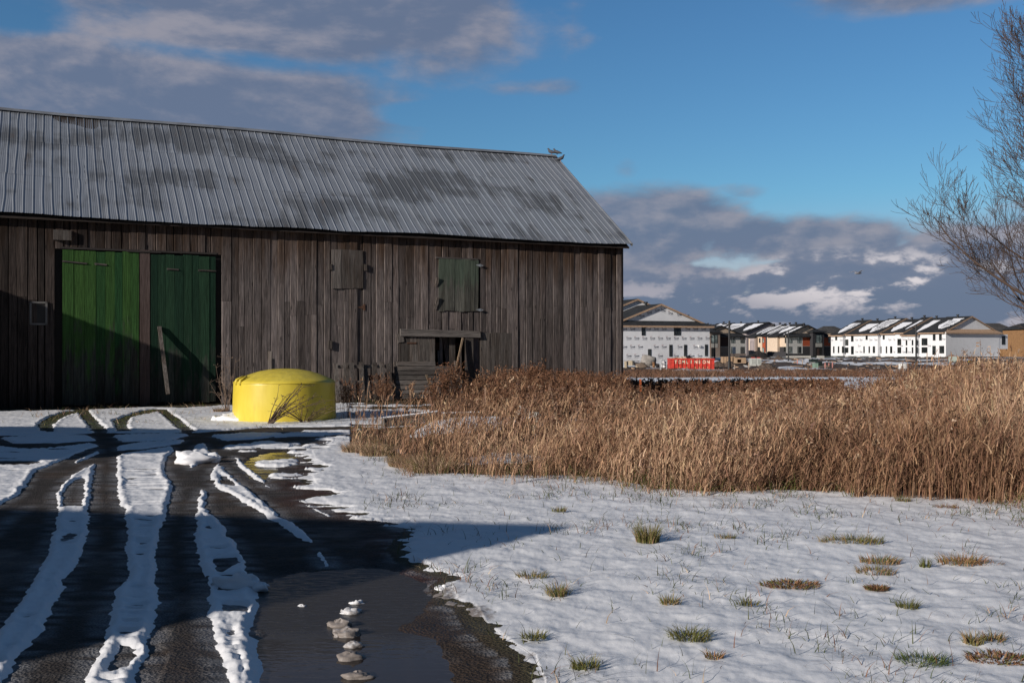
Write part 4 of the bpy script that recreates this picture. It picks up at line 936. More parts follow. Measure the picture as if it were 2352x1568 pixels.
# M3: finished block, rust and charcoal
stone = lambda n_, c: simple(n_, c, .9, .12, 4)
C_beige = stone('beige_siding', (.60, .48, .37)); C_tan = stone('tan_siding', (.46, .36, .27)); C_grey = stone('grey_siding', (.52, .51, .48)); C_rust = stone('rust_panel', (.36, .075, .03)); C_char = stone('charcoal_brick', (.035, .034, .038)); C_brick = stone('brown_brick', (.24, .19, .16)); C_dkbr = stone('dark_brown_siding', (.045, .025, .022)); C_mauve = stone('mauve_siding', (.36, .31, .31)); C_lg = simple('pale_concrete', (.36, .35, .32), .9, .15, 4)
B3 = R(27); W3 = 16.8; L3 = (Z8(1400, 0)[0], 0, 0); L3 = ((L3[0] - CX) / F * 277, 277, -.60)
Hw3 = ray_plane(L3, B3, *Z8(1550, 372), 'y', -.6)[1]; ap = ray_plane(L3, B3, *Z8(1840, 195), 'y', 0); sl3 = .36
def yr(px): return ray_plane(L3, B3, Z8(px, 0)[0], 780, 'x', 0)[0]
bd = [yr(x) for x in (1400, 1292, 1190, 1075, 975, 885, 760)]
us3 = [(bd[0], bd[1], 0, 0), (bd[1], bd[2] + 1.5, -.9, .35), (bd[2] + 1.5, bd[3], -.2, .3), (bd[3], bd[4], .3, .1), (bd[4], bd[5], 0, .35), (bd[5], bd[6], -.4, .1)]
t = townhouse('finished beige town house block with rust red panels and charcoal entry tower', L3, B3, W3, us3, Hw3, sl3, C_beige, C_beige, M_black, M_sh, wide=(.5, .85))
def panel(t, L_, B_, Zf, a, mt, ax='y', c=0, d=.05, name='cladding', out=-1):
    p = ray_plane(L_, B_, *Zf(a[0], a[1]), ax, c); q_ = ray_plane(L_, B_, *Zf(a[2], a[3]), ax, c); mb = MB(); u0, u1 = sorted((p[0], q_[0]))
    if ax == 'y': mb.box((u0, c - d, q_[1]), (u1, c - .001, p[1]))
    else: mb.box((c - d, u0, q_[1]), (c - .001, u1, p[1]))
    return mb.build(name, mt, t)
panel(t, L3, B3, Z8, (1402, 380, 1690, 684), C_grey); panel(t, L3, B3, Z8, (1402, 684, 1690, 735), C_char, d=.09); panel(t, L3, B3, Z8, (1690, 376, 1872, 554), C_rust, d=.04); panel(t, L3, B3, Z8, (1690, 556, 1872, 735), C_char, d=.07)
panel(t, L3, B3, Z8, (2072, 372, 2205, 552), C_rust, d=.04); panel(t, L3, B3, Z8, (2072, 556, 2205, 735), C_char, d=.07)
panel(t, L3, B3, Z8, (1690, 553, 1872, 560), C_lg, d=.1, name='band'); panel(t, L3, B3, Z8, (2075, 552, 2205, 559), C_lg, d=.1, name='band')
# tower
p = ray_plane(L3, B3, *Z8(1872, 310), 'y', -1.2); q_ = ray_plane(L3, B3, *Z8(2072, 740), 'y', -1.2)
mb = MB(); mb.box((p[0], -1.2, 0), (q_[0], .0, p[1])); mb.build('tower', C_char, t); tc_ = (p[0] + q_[0]) / 2; tz = p[1]
def hip(mb, x0, x1, y0, y1, z, h, o=.5):
    a = [(x0 - o, y0 - o, z), (x1 + o, y0 - o, z), (x1 + o, y1 + o, z), (x0 - o, y1 + o, z)]; b = [(q[0], q[1], z + .25) for q in a]; mb.hexa(a + b)
    ap_ = ((x0 + x1) / 2, (y0 + y1) / 2, z + .25 + h)
    for i in range(4): mb.face([b[i], b[(i + 1) % 4], ap_])
mb = MB(); hip(mb, p[0], q_[0], -1.2, 2.5, tz, .8); mb.build('tower_roof', M_sh, t)
def win8(t, L_, B_, a, ax='y', c=0, glass=None, lite=True, Zf=Z8):
    p = ray_plane(L_, B_, *Zf(a[0], a[1]), ax, c); q_ = ray_plane(L_, B_, *Zf(a[2], a[3]), ax, c); return window(t, ax, c, p[0], q_[0], q_[1], p[1], glass=glass, lite=lite)
for a in ((1450, 385, 1505, 500), (1600, 385, 1665, 500), (1450, 562, 1505, 675), (1600, 562, 1665, 675), (1835, 385, 1862, 495), (2145, 385, 2203, 495)): win8(t, L3, B3, a, c=-.05, glass=M_glass2 if random.random() < .6 else M_glass)
win8(t, L3, B3, (1925, 355, 2030, 495), c=-1.2, glass=M_glass2)
panel(t, L3, B3, Z8, (1925, 500, 2035, 567), C_lg, c=-1.2, d=.06); panel(t, L3, B3, Z8, (1925, 572, 2028, 732), simple('dark_porch', (.008, .008, .008), .9), c=-1.2, d=.03, name='porch_shade'); panel(t, L3, B3, Z8, (1950, 600, 1985, 732), C_dkbr, c=-1.23, d=.03, name='door')  # flat near-black panel: the shade inside the porch is put into its colour
for a, k in (((1380, 390, 1400, 500), 0), ((1365, 565, 1400, 670), 0), ((1115, 408, 1147, 475), 2), ((1092, 565, 1107, 672), 2), ((1160, 565, 1175, 672), 2), ((990, 412, 1018, 495), 3), ((925, 412, 950, 495), 4), ((905, 570, 945, 665), 4), ((775, 468, 828, 665), 5), ((980, 580, 1020, 665), 3)):
    fu = us3[k][2]; win8(t, L3, B3, a, 'x', fu - (.05 if k == 3 else 0), M_glass2 if random.random() < .5 else M_glass, lite=False)
panel(t, L3, B3, Z8, (1075, 650, 1400, 735), C_char, 'x', -.93, .04); panel(t, L3, B3, Z8, (978, 400, 1038, 660), C_rust, 'x', .3, .04); panel(t, L3, B3, Z8, (1040, 390, 1072, 660), C_char, 'x', .25, .06); panel(t, L3, B3, Z8, (845, 395, 885, 665), C_brick, 'x', -.4, .05); panel(t, L3, B3, Z8, (762, 395, 845, 665), C_mauve, 'x', -.4, .03)
panel(t, L3, B3, Z8, (1292, 566, 1362, 735), C_char, 'x', 0, .05)

# M1: finished block, tan tower
B4 = R(24); W4 = 15.5; RX4, RD4 = (Z8(692, 0)[0] - CX) / F * 272, 272
L4 = (RX4 - W4 * math.cos(B4), RD4 - W4 * math.sin(B4), -.72)
Hw4 = ray_plane(L4, B4, *Z8(600, 372), 'y', -.6)[1]
t = townhouse('finished tan and grey town house block with square tower, just right of the white block', L4, B4, W4, [(0, 9, 0, 0), (9, 18, .6, .25)], Hw4, .34, C_tan, C_tan, M_black, M_sh)
panel(t, L4, B4, Z8, (412, 388, 690, 684), C_grey); panel(t, L4, B4, Z8, (412, 684, 690, 750), C_brick, d=.09); panel(t, L4, B4, Z8, (238, 380, 412, 560), C_dkbr, d=.04); panel(t, L4, B4, Z8, (238, 566, 412, 750), C_brick, d=.07); panel(t, L4, B4, Z8, (238, 559, 412, 567), C_lg, d=.1, name='band')
p = ray_plane(L4, B4, *Z8(60, 318), 'y', -1.2); q_ = ray_plane(L4, B4, *Z8(236, 750), 'y', -1.2)
mb = MB(); mb.box((p[0], -1.2, 0), (q_[0], 0, p[1])); mb.build('tower', C_brick, t); mb = MB(); hip(mb, p[0], q_[0], -1.2, 2.5, p[1], .8); mb.build('tower_roof', M_sh, t)
win8(t, L4, B4, (78, 355, 190, 500), c=-1.2, glass=M_glass2); panel(t, L4, B4, Z8, (80, 505, 192, 578), C_lg, c=-1.2, d=.06); panel(t, L4, B4, Z8, (82, 585, 150, 740), simple('porch_dark', (.012, .011, .011), .8), c=-1.2, d=.04, name='door')
for a in ((430, 388, 500, 500), (596, 388, 666, 500), (430, 565, 500, 680), (596, 565, 666, 680)): win8(t, L4, B4, a, c=-.05, glass=M_glass2 if random.random() < .6 else M_glass)
# M2: block behind, seen mostly as snowy roofs
B5 = R(27); L5 = ((Z8(700, 0)[0] - CX) / F * 318, 318, -.7)
t = townhouse('mauve grey town house block behind, seen mostly as snowy roofs', L5, B5, 18, [(0, 8, 0, .6), (8, 17, .6, .5), (17, 26, 0, .7), (26, 34, .5, .4)], 6.9, .36, C_mauve, C_mauve, M_black, M_sh, skirt=False, wide=(.5, .85))
# hip roofed houses further off
def hiphouse(label, x0, x1, ytop, yeave, D, wm, rm, z0=-.7, group='hip roofed houses far behind'):
    X0, X1 = (x0 - CX) / F * D, (x1 - CX) / F * D; ze = CAMH + (HY - yeave) / F * D; zt = CAMH + (HY - ytop) / F * D; t = thing('house', label, 'house', ((X0 + X1) / 2, D, z0), 0, group); hw = (X1 - X0) / 2
    mb = MB(); mb.box((-hw + .5, 0, 0), (hw - .5, 11, ze - z0)); mb.build('wall', wm, t); mb = MB(); a = [(-hw, -.5, ze - z0), (hw, -.5, ze - z0), (hw, 11.5, ze - z0), (-hw, 11.5, ze - z0)]; h = zt - z0; r0, r1 = (-hw * .35, 5.5, h), (hw * .35, 5.5, h)
    b = [(p[0], p[1], p[2] + .2) for p in a]; mb.hexa(a + b); mb.face([b[0], b[1], r1, r0]); mb.face([b[1], b[2], r1]); mb.face([b[2], b[3], r0, r1]); mb.face([b[3], b[0], r0]); mb.build('roof', rm, t)
    for f in (-.6, -.1, .4): window(t, 'y', 0, f * hw, f * hw + 1.3, 3.4, 4.9)
    for f in (-.6, .4): window(t, 'y', 0, f * hw, f * hw + 1.3, .8, 2.3)
    return t
hiphouse('grey hip roofed house between the rust red block and the long white block', 1880, 1952, 748, 765, 330, C_tan, M_shg)
t = hiphouse('grey hip roofed timber sheathed house past the white block at the right edge', 2248, 2350, 741, 766, 285, M_osb, M_shg)
hiphouse('unfinished orange timber sheathed house cut by the right edge of the picture', 2345, 2420, 741, 756, 268, M_osb, M_sh)

# ------------------------------------------------------------------ dumpster
DX, DD = (1539 - CX) / F * 143, 143; DL = (1641 - 1539) / F * 143; DZ = CAMH - 50.5 / F * DD; DH = 27.5 / F * 143
t = thing('dumpster', 'red ribbed roll off dumpster with pale TOMLINSON lettering and full of scrap wood', 'dumpster', (DX, DD, DZ), 0)
M_dr = simple('red_paint', (.52, .05, .035), .55, .3, 1.5); M_cream = simple('cream_paint', (.72, .62, .46), .6, .15, 3); M_orange = simple('faded_orange_paint', (.68, .36, .18), .6, .2)
mb = MB(); mb.box((0, 0, .12), (DL, .06, DH - .15)); mb.box((0, 2.3, .12), (DL, 2.36, DH - .15)); mb.box((0, .06, .12), (.06, 2.3, DH - .15)); mb.box((DL - .06, .06, .12), (DL, 2.3, DH - .15)); mb.box((0, 0, .0), (DL, 2.36, .12)); dbody = mb.build('body', [M_dr, M_cream, M_orange], t)
mb = MB(); mb.box((-.05, -.12, DH - .15), (DL + .05, .1, DH)); mb.box((-.05, 2.26, DH - .15), (DL + .05, 2.45, DH)); mb.box((-.05, .1, DH - .15), (.08, 2.26, DH)); mb.box((DL - .08, .1, DH - .15), (DL + .05, 2.26, DH)); mb.build('rim', M_dr, t)
u2 = lambda x: (x - 130) / (2075 - 130) * DL
for x in (290, 470, 625, 805, 985, 1165, 1345, 1525, 1705, 1885, 2050):
    mb = MB(); mb.box((u2(x) - .05, -.10, .02), (u2(x) + .05, -.001, DH - .16)); mb.build('rib', M_dr, t)
mb = MB()
for x, ch in ((318, 'T'), (478, 'O'), (632, 'M'), (818, 'L'), (1030, 'I'), (1175, 'N'), (1362, 'S'), (1540, 'O'), (1718, 'N')): mb.text(ch, u2(x), DH * .58, .66, -.02, 1)

for x, ch in ((495, '8'), (835, '8'), (1205, '5'), (1385, '0'), (1565, '6'), (1745, '7')): mb.text(ch, u2(x), DH * .14, .38, -.02, 2)
merge(dbody, mb)
wl = thing('scrap_wood', 'heap of pale scrap wood and foil poking out of the red dumpster', 'scrap wood', (DX, DD, DZ + DH - .2))
mb = MB()
for i in range(60):
    a = Vector((random.uniform(.3, DL - .5), random.uniform(.3, 2.1), random.uniform(0, .25))); b = a + Vector((random.uniform(-1.2, 1.2), random.uniform(-.5, .5), random.uniform(-.05, .25 if a.x < DL * .5 else .1))); b.x = min(max(b.x, .1), DL - .1); mb.bar(a, b, random.uniform(.08, .3), .05)
mb.build('boards', M_tan, wl); mb = MB(); lump(mb, (2.0, 1, .15), .5, 5, sq=(1.2, 1, .6)); mb.build('foil', simple('crumpled_foil', (.5, .42, .33), .5), wl); mb = MB(); lump(mb, (2.9, 1.3, .2), .45, 8, sq=(1, 1, .9)); mb.build('rubbish_bag', M_black, wl)

# ------------------------------------------------------------------ other things on the building site
def put(px, py): X_, D_ = at(px, py); return (X_, D_, gzs(X_, D_))
def on(px, pybase, D): return ((px - CX) / F * D, D, CAMH - (pybase - HY) / F * D)
def boxy(name, label, cat, x0, x1, yt, yb, mt, dep=1.2, group=None, D=None, build=None):
    if D is None: D = at((x0 + x1) / 2, yb)[1]
    l = on((x0 + x1) / 2, yb, D); w_ = (x1 - x0) / F * D; h = (yb - yt) / F * D; t = thing(name, label, cat, l, 0, group); return t, w_, h, D
a, b = Z8(285, 740); c, d = Z8(500, 850)
t, w_, h, D_ = boxy('crate', 'tall plywood crate beside the street lamp, left of the smaller open crate', 'crate', a, c, b, d, None, group='plywood crates on the site', D=165)
mb = MB(); mb.box((-w_ / 2, 0, 0), (w_ * .05, .05, h)); mb.box((w_ * .055, .2, 0), (w_ / 2, .25, h * .98)); mb.box((-w_ / 2, .05, 0), (-w_ / 2 + .05, 1.6, h)); mb.box((w_ / 2 - .05, .25, 0), (w_ / 2, 1.6, h * .98)); mb.box((-w_ / 2, 1.6, 0), (w_ / 2, 1.65, h)); mb.build('panels', simple('plywood', (.36, .25, .16), .85, .2, 2), t); mb = MB()
for x in np.linspace(-w_ / 2, w_ / 2 - .1, 5): mb = MB(); mb.box((x, -.06, 0), (x + .1, -.001, h)); mb.build('batten', M_tan, t)
a, b = Z8(525, 762); c, d = Z8(695, 856)
t, w_, h, D_ = boxy('crate', 'open fronted plywood crate left of the grey cabinets', 'crate', a, c, b, d, None, group='plywood crates on the site', D=160)
mb = MB(); mb.box((-w_ / 2, 0, 0), (-w_ * .4, .05, h)); mb.box((0, 0, 0), (w_ / 2, .05, h)); mb.box((-w_ / 2, 0, h), (w_ / 2, 1.4, h + .06)); mb.box((-w_ / 2, 1.4, 0), (w_ / 2, 1.45, h)); mb.box((-w_ / 2, .05, 0), (-w_ / 2 + .05, 1.4, h)); mb.box((w_ / 2 - .05, .05, 0), (w_ / 2, 1.4, h)); mb.build('panels', MAT['plywood'], t)
mb = MB(); mb.box((-w_ * .4, 0, h * .75), (0, .05, h)); mb.box((-w_ * .4, 0, 0), (0, .05, h * .12)); mb.build('battens', M_tan, t)
M_cab = simple('grey_cabinet', (.48, .50, .47), .6, .1)
for a0, a1, lb in ((778, 875, 'left grey utility cabinet with red top, right of the open crate'), (882, 962, 'right grey utility cabinet with red top, beside its twin')):
    a, b = Z8(a0, 765); c, d = Z8(a1, 905); t, w_, h, D_ = boxy('utility_cabinet', lb, 'cabinet', a, c, b, d, None, group='grey utility cabinets', D=150)
    mb = MB(); mb.box((-w_ / 2, 0, .15), (w_ / 2, .9, h)); mb.build('body', M_cab, t); mb = MB()
    for x in (-.22, .02, .24): mb.box((x * w_, -.03, .3), (x * w_ + .06, -.001, h - .2))
    mb.build('rib', simple('cabinet_rib', (.25, .27, .25), .6), t); mb = MB(); mb.box((-w_ * .3, -.02, h + .001), (w_ * .3, .5, h + .12)); mb.build('cap', M_dr, t); mb = MB(); mb.box((-w_ / 2 - .08, -.08, 0), (w_ / 2 + .08, 1, .15)); mb.build('base', C_lg, t)
M_tg = simple('green_metal', (.20, .29, .23), .6, .1); M_dg = simple('dark_green_metal', (.012, .02, .018), .5)
for a, mt, lb, dp in (((1838, 780, 1965, 850), M_dg, 'black green transformer box furthest back of the three', 1.2), ((1965, 826, 2040, 922), M_dg, 'dark green transformer box right of the pale green one', 1.4), ((1893, 850, 1968, 962), M_tg, 'pale green transformer box in front of the dark ones', .8)):
    x0, y0 = Z8(a[0], a[1]); x1, y1 = Z8(a[2], a[3]); t, w_, h, D_ = boxy('transformer_box', lb, 'transformer', x0, x1, y0, y1, None, group='transformer boxes on the site')
    mb = MB(); mb.box((-w_ / 2, 0, .12), (w_ / 2, dp, h * .93)); mb.hexa([(-w_ / 2 - .03, -.04, h * .93), (w_ / 2 + .03, -.04, h * .93), (w_ / 2 + .03, dp, h * .93), (-w_ / 2 - .03, dp, h * .93), (-w_ / 2 - .03, .1, h), (w_ / 2 + .03, .1, h), (w_ / 2 + .03, dp, h), (-w_ / 2 - .03, dp, h)]); mb.build('body', mt, t)
    mb = MB(); mb.box((-.012, -.012, .2), (.012, -.001, h * .9)); mb.build('door_gap', M_black, t); mb = MB(); mb.box((-w_ / 2 - .15, -.15, -.1), (w_ / 2 + .15, dp + .1, .12)); mb.build('pad', C_lg, t)
t, w_, h, D_ = boxy('utility_box', 'pale green square utility box on the dirt mound at right', 'utility box', *[Z2(1540, 0)[0], Z2(1622, 0)[0], Z2(0, 700)[1], Z2(0, 782)[1]], None)
mb = MB(); mb.box((-w_ / 2, 0, 0), (w_ * .3, 1.0, h)); mb.build('body', simple('pale_green_metal', (.42, .48, .43), .6), t); mb = MB(); mb.box((w_ * .3, .05, 0), (w_ / 2, .95, h * .98)); mb.build('side_box', C_tan, t); mb = MB(); mb.box((-w_ / 2 - .05, -.05, h), (w_ * .32, 1.05, h + .06)); mb.build('lid', simple('reddish_cap', (.4, .2, .17), .7), t)
# concrete ring
a, b = Z2(970, 785); c, d = Z2(1078, 850); l = put((a + c) / 2, d); rr = (c - a) / 2 / F * l[1]; t = thing('concrete_ring', 'white concrete manhole ring lying on the site below the white block', 'concrete ring', (l[0], l[1] + rr, l[2])); hh = (d - b) / F * l[1]
mb = MB(); mb.lathe([(rr, 0), (rr, hh), (rr * .82, hh), (rr * .82, .1), (.01, .1)], 24); mb.build('ring', simple('white_concrete', (.62, .62, .60), .9, .1), t, smooth=False); mb = MB(); mb.lathe([(rr * 1.03, hh * .92), (rr * 1.03, hh), (rr, hh + .01)], 24); mb.build('collar', MAT['white_concrete'], t)
# round bale
a, b = Z2(1240, 828); c, d = Z2(1392, 912); l = put((a + c) / 2, d); rr = (d - b) / 2 / F * l[1]; t = thing('round_bale', 'pale weathered round bale on the site edge at right', 'bale', (l[0], l[1] + rr, l[2] - .1), R(25)); mb = MB()
wl_ = (c - a) / F * l[1] * .40
for i in range(-3, 4): pass
mb.tube([(x, 0, rr + math.sin(x * 3) * .02) for x in np.linspace(-wl_, wl_, 9)], [rr * q for q in (.9, .97, 1, .99, 1, .98, 1, .97, .88)], 22); mb.build('straw', simple('pale_straw', (.36, .28, .20), .95, .35, 6, bump=.05, bscale=14), t, smooth=True)
mb = MB()
for x in (-.5, 0, .5): mb.tube([(x * wl_ - .015, 0, rr), (x * wl_ + .015, 0, rr)], rr * 1.012, 22)
mb.build('twine', simple('twine', (.5, .48, .42), .9), t)
# hydrant
l = on(Z2(1745, 0)[0], Z2(0, 792)[1], 170); t = thing('fire_hydrant', 'yellow fire hydrant at the foot of the right end of the white block', 'hydrant', l); M_hy = simple('hydrant_yellow', (.62, .42, .03), .5)
hh = (Z2(0, 792)[1] - Z2(0, 748)[1]) / F * 170 * 1.05; mb = MB(); mb.lathe([(.2, 0), (.2, .06), (.13, .08), (.13, hh * .7), (.17, hh * .72), (.17, hh * .78), (.12, hh * .92), (.05, hh), (.01, hh)], 14); mb.build('barrel', M_hy, t, smooth=True); mb = MB(); mb.tube([(-.26, 0, hh * .6), (.26, 0, hh * .6)], .08, 8); mb.tube([(0, -.28, hh * .5), (0, 0, hh * .5)], .1, 8); mb.build('outlets', M_hy, t)
# stones, rusty drum, caged sacks and blocks in front of the left block
def z7on(x, y, D): return on(*Z7(x, y), D)
t = thing('caged_sacks', 'white sacks stacked inside a grey wire cage left of the dumpster', 'cage', z7on(808, 1380, 150)); k = 8.257 * F / 150; w_ = 110 / k; h = 185 / k
mb = MB()
for x in (-w_ / 2, w_ / 2):
    for y in (0, w_): mb.tube([(x, y, 0), (x, y, h * .95)], .06, 6)
for z in (.06, h * .5, h * .93):
    for y in (0, w_): mb.tube([(-w_ / 2, y, z), (w_ / 2, y, z)], .05, 6)
    for x in (-w_ / 2, w_ / 2): mb.tube([(x, 0, z), (x, w_, z)], .05, 6)
mb.tube([(-w_ / 2, 0, h * .9), (-w_ * .2, 0, h * 1.06), (w_ * .2, 0, h), (w_ / 2, 0, h * .85)], .05, 6); mb.build('cage', simple('grey_tubing', (.45, .46, .48), .5), t); mb = MB(); lump(mb, (0, w_ * .45, h * .63), w_ * .42, 3, sq=(1, 1, .95)); lump(mb, (0, w_ * .45, h * .26), w_ * .42, 4, sq=(1, 1, .8)); mb.build('sack', simple('white_plastic', (.68, .66, .66), .5), t, smooth=True)
t = thing('tree_stump', 'upright orange brown log standing left of the caged sacks', 'log', z7on(613, 1365, 152)); k = 8.257 * F / 152; r_ = 30 / k; h = 110 / k; mb = MB(); mb.tube([(0, 0, 0), (.03, 0, h * .4), (0, 0, h)], [r_ * 1.05, r_ * .95, r_], 14); mb.build('log', simple('log_brown', (.28, .15, .075), .9, .25, 4), t, smooth=False); mb = MB(); mb.tube([(0, 0, h), (0, 0, h + .03)], r_ * .85, 14); mb.build('cut_face', M_tan, t)
t = thing('boulder', 'large rounded grey boulder in front of the white block', 'boulder', z7on(505, 1360, 156)); mb = MB(); lump(mb, (0, 0, .85), 1.15, 11, 16, 10, sq=(1.15, .8, .95), rough=.22); mb.build('stone', simple('grey_stone', (.26, .24, .22), .95, .2, 2, bump=.06, bscale=5), t, smooth=True)
t = thing('boulder', 'brown dirt crusted boulder right of the rounded grey one', 'boulder', z7on(380, 1360, 150)); mb = MB(); lump(mb, (0, 0, .3), .65, 13, 14, 9, sq=(1.3, .8, .7), rough=.3); mb.build('stone', simple('brown_stone', (.17, .13, .10), .95, .2, 2), t, smooth=True)
t['label'] = 'low brown dirt crusted rock left of the rounded grey boulder'
for x0, x1, y0, y1, lb in ((135, 245, 1225, 1312, 'pale timber block with a dark end, on top of the stack at the barn corner'), (60, 120, 1236, 1318, 'small timber block half hidden at the barn corner'), (60, 125, 1320, 1390, 'lower timber block under the small one at the barn corner'), (275, 360, 1310, 1350, 'low pale sill block lying between the timber stack and the rocks')):
    D_ = 150; l = z7on((x0 + x1) / 2, y1, D_); k = 8.257 * F / D_; w_ = (x1 - x0) / k; h = (y1 - y0) / k; t = thing('timber_block', lb, 'timber block', l, R(-12), 'timber blocks by the barn corner')
    mb = MB(); mb.box((-w_ * .5, -.3, 0), (w_ * .2, .7, h)); mb.build('block', simple('pale_timber', (.42, .35, .25), .9, .2, 3), t); mb = MB(); mb.box((w_ * .2 + .002, -.28, .02), (w_ * .5, .68, h - .02)); mb.build('end', simple('dark_end', (.05, .05, .05), .9), t)
# dirt mounds
def mound(label, px, py, wpx, hpx, D, mt, seed):
    l = on(px, py, D); w_ = wpx / F * D / 2; h = hpx / F * D; t = thing('dirt_mound', label, 'dirt mound', (l[0], l[1] + w_ * .6, l[2]), 0, 'dirt mounds on the site'); n = 56; g_ = np.linspace(-1.15, 1.15, n); A, Bm = np.meshgrid(g_, g_, indexing='ij'); A = A.ravel(); Bm = Bm.ravel(); r = np.sqrt(A ** 2 + Bm ** 2)
    nz = fbm(A * 3 + seed, Bm * 3, 4, seed); Zm = h * (np.maximum(0, 1 - r) ** .8) * (.65 + .75 * nz) - .12 * (r > .98); Zm += (fbm(A * 14, Bm * 14, 3, seed + 5) - .5) * h * .22 * (r < 1)
    i = np.arange(n * n).reshape(n, n); q = np.stack([i[:-1, :-1], i[1:, :-1], i[1:, 1:], i[:-1, 1:]], -1).reshape(-1, 4)
    raw_mesh('earth', np.c_[A * w_, Bm * w_ * .6, Zm], q, mt, None, t, smooth=False)
M_soil = simple('brown_soil', (.095, .070, .055), .95, .4, 3, bump=.12, bscale=5); M_dark = simple('black_soil', (.020, .018, .018), .95, .4, 3, bump=.1, bscale=5)
mound('black topsoil heap in front of the beige town houses', *Z8(950, 762), 56, 15, 220, M_dark, 3)
mound('low black topsoil spill left of the black heap', *Z8(810, 760), 30, 10, 215, M_dark, 33)
mound('brown dirt mound behind the street lamp near the rust red block', *Z8(1290, 815), 44, 11, 195, M_soil, 4)
mound('brown earth heap right of the grey cabinets', *Z8(1080, 975), 62, 17, 140, M_soil, 5)
mound('small dirt mound at the foot of the tall street lamp', *Z8(420, 905), 34, 12, 150, M_soil, 6)
mound('wide brown mound behind the pale green utility box', *Z2(1590, 785), 66, 21, 190, M_soil, 7)
mound('flat dark dirt mound left of the concrete ring', *Z2(720, 800), 60, 10, 185, M_soil, 8)
mound('long brown bank of earth below the left end of the long white block', *Z2(350, 770), 90, 9, 205, M_soil, 9)
mound('low bank of earth right of the dumpster with snow beside it', *Z8(220, 905), 36, 11, 150, M_soil, 12)
# street lamps
def lamp(label, px, ytop, ybase, D, arm=True, rad=.09):
    l = on(px, ybase, D); h = (ybase - ytop) / F * D; t = thing('street_lamp', label, 'street lamp', l, 0, 'dark street lamps'); mb = MB(); mb.tube([(0, 0, 0), (0, 0, 1.2), (0, 0, 1.25), (0, 0, h)], [rad * 1.5, rad * 1.4, rad, rad * .85], 10); mb.build('pole', M_black, t)
    if arm: mb = MB(); mb.bar((0, 0, h - .55), (-.9, 0, h - .45), .08, .08); mb.build('arm', M_black, t); mb = MB(); mb.box((-1.0, -.2, h - .50), (-.35, .2, h - .38)); mb.build('lamp_head', M_black, t)
x, y = Z8(400, 108); x2, y2 = Z8(405, 975); lamp('tallest street lamp with its arm to the left, right of the red dumpster', x, y, y2, 138, rad=.16)
x, y = Z8(1442, 285); x2, y2 = Z8(0, 862); lamp('thin street lamp in front of the rust red town houses', x, y, y2, 172)
x, y = Z2(1147, 350); x2, y2 = Z2(0, 830); lamp('street lamp in front of the long white town house block', x, y, y2, 155, rad=.13)
x, y = Z8(142, 350); x2, y2 = Z8(0, 800); lamp('thin lamp pole against the tan tower just right of the white block', x, y, y2, 185)
# stakes
M_stk = simple('stake_wood', (.42, .33, .26), .9); M_pink = simple('pink_paint', (.55, .25, .22), .8)
for x, y0, y1, zf, mt, lb in ((740, 842, 992, Z8, M_stk, 'pale survey stake just left of the grey cabinets'), (492, 880, 985, Z8, M_stk, 'grey survey stake right of the tall street lamp'), (2088, 840, 960, Z8, M_pink, 'pink marker stake just right of the transformer boxes'), (2155, 850, 905, Z8, M_pink, 'short pink marker stake, the middle one of three'), (2218, 838, 945, Z8, M_pink, 'pink marker stake, the farthest right of three'), (1600, 795, 890, Z8, M_pink, 'reddish stake in front of the dark wall of the rust red block'), (1690, 790, 880, Z8, M_stk, 'white stake left of the dark transformer'), (1270, 660, 800, Z2, M_stk, 'thin stake right of the street lamp by the white block')):
    p0 = zf(x, y0); p1 = zf(x, y1); D_ = min(at(*p1)[1], 230); l = on(*p1, D_); h = (p1[1] - p0[1]) / F * D_; mb = MB(); mb.box((-.06, -.03, -.2), (.06, .03, h)); mb.box((-.14, -.035, h * .55), (.14, -.031, h * .64)); o = mb.build('stake', mt); o.location = l; tag(o, lb, 'stake', 'survey stakes on the site')
# sign board near the tall lamp, long concrete slabs
l = on(*Z8(480, 745), 185); t = thing('site_sign', 'small white site sign on a post in front of the grey windows', 'sign', l); mb = MB(); mb.box((-.25, 0, .6), (.35, .05, 1.9)); mb.build('board', simple('sign_white', (.7, .68, .66), .7), t); mb = MB(); mb.box((.0, .055, -.6), (.1, .12, 1.5)); mb.build('post', M_tan, t)
for x0, x1, y0, y1, D_, lb in ((1408, 1838, 722, 752, 225, 'long low concrete kerb wall below the rust red block'), (590, 705, 725, 752, 200, 'short pale concrete slab right of the white sign'), (1955, 2075, 722, 745, 225, 'concrete step under the charcoal entry tower')):
    p0 = Z8(x0, y0); p1 = Z8(x1, y1); l = on(p0[0], p1[1], D_); w_ = (p1[0] - p0[0]) / F * D_; h = (p1[1] - p0[1]) / F * D_; mb = MB(); mb.box((0, 0, -.3), (w_, .5, h)); mb.box((0, -.08, -.3), (w_, -.001, h * .4)); o = mb.build('concrete_slab', C_lg); o.location = l; tag(o, lb, 'concrete slab', 'concrete slabs on the site')
# rubble, uncountable
mb = MB(); rs = random.Random(9)
for i in range(1500):
    px = rs.uniform(1435, 2700); D_ = rs.uniform(110, 215); X_ = (px - CX) / F * D_; z = gzs(X_, D_) + .1; s_ = rs.uniform(.06, .28); a = rs.uniform(0, 3.1); v = Vector((math.cos(a), math.sin(a), rs.uniform(-.1, .3))) * s_ * rs.choice([1, 1, 2, 3.5])
    mb.bar(Vector((X_, D_, z)) - v, Vector((X_, D_, z)) + v, s_, s_ * rs.uniform(.3, .9), mi=rs.choice([0, 0, 0, 1, 2, 2]))
tag(mb.build('rubble', [M_soil, MAT['pale_block'], M_tan]), 'scattered clods, stones and timber scraps over the building site', 'rubble', kind='stuff')
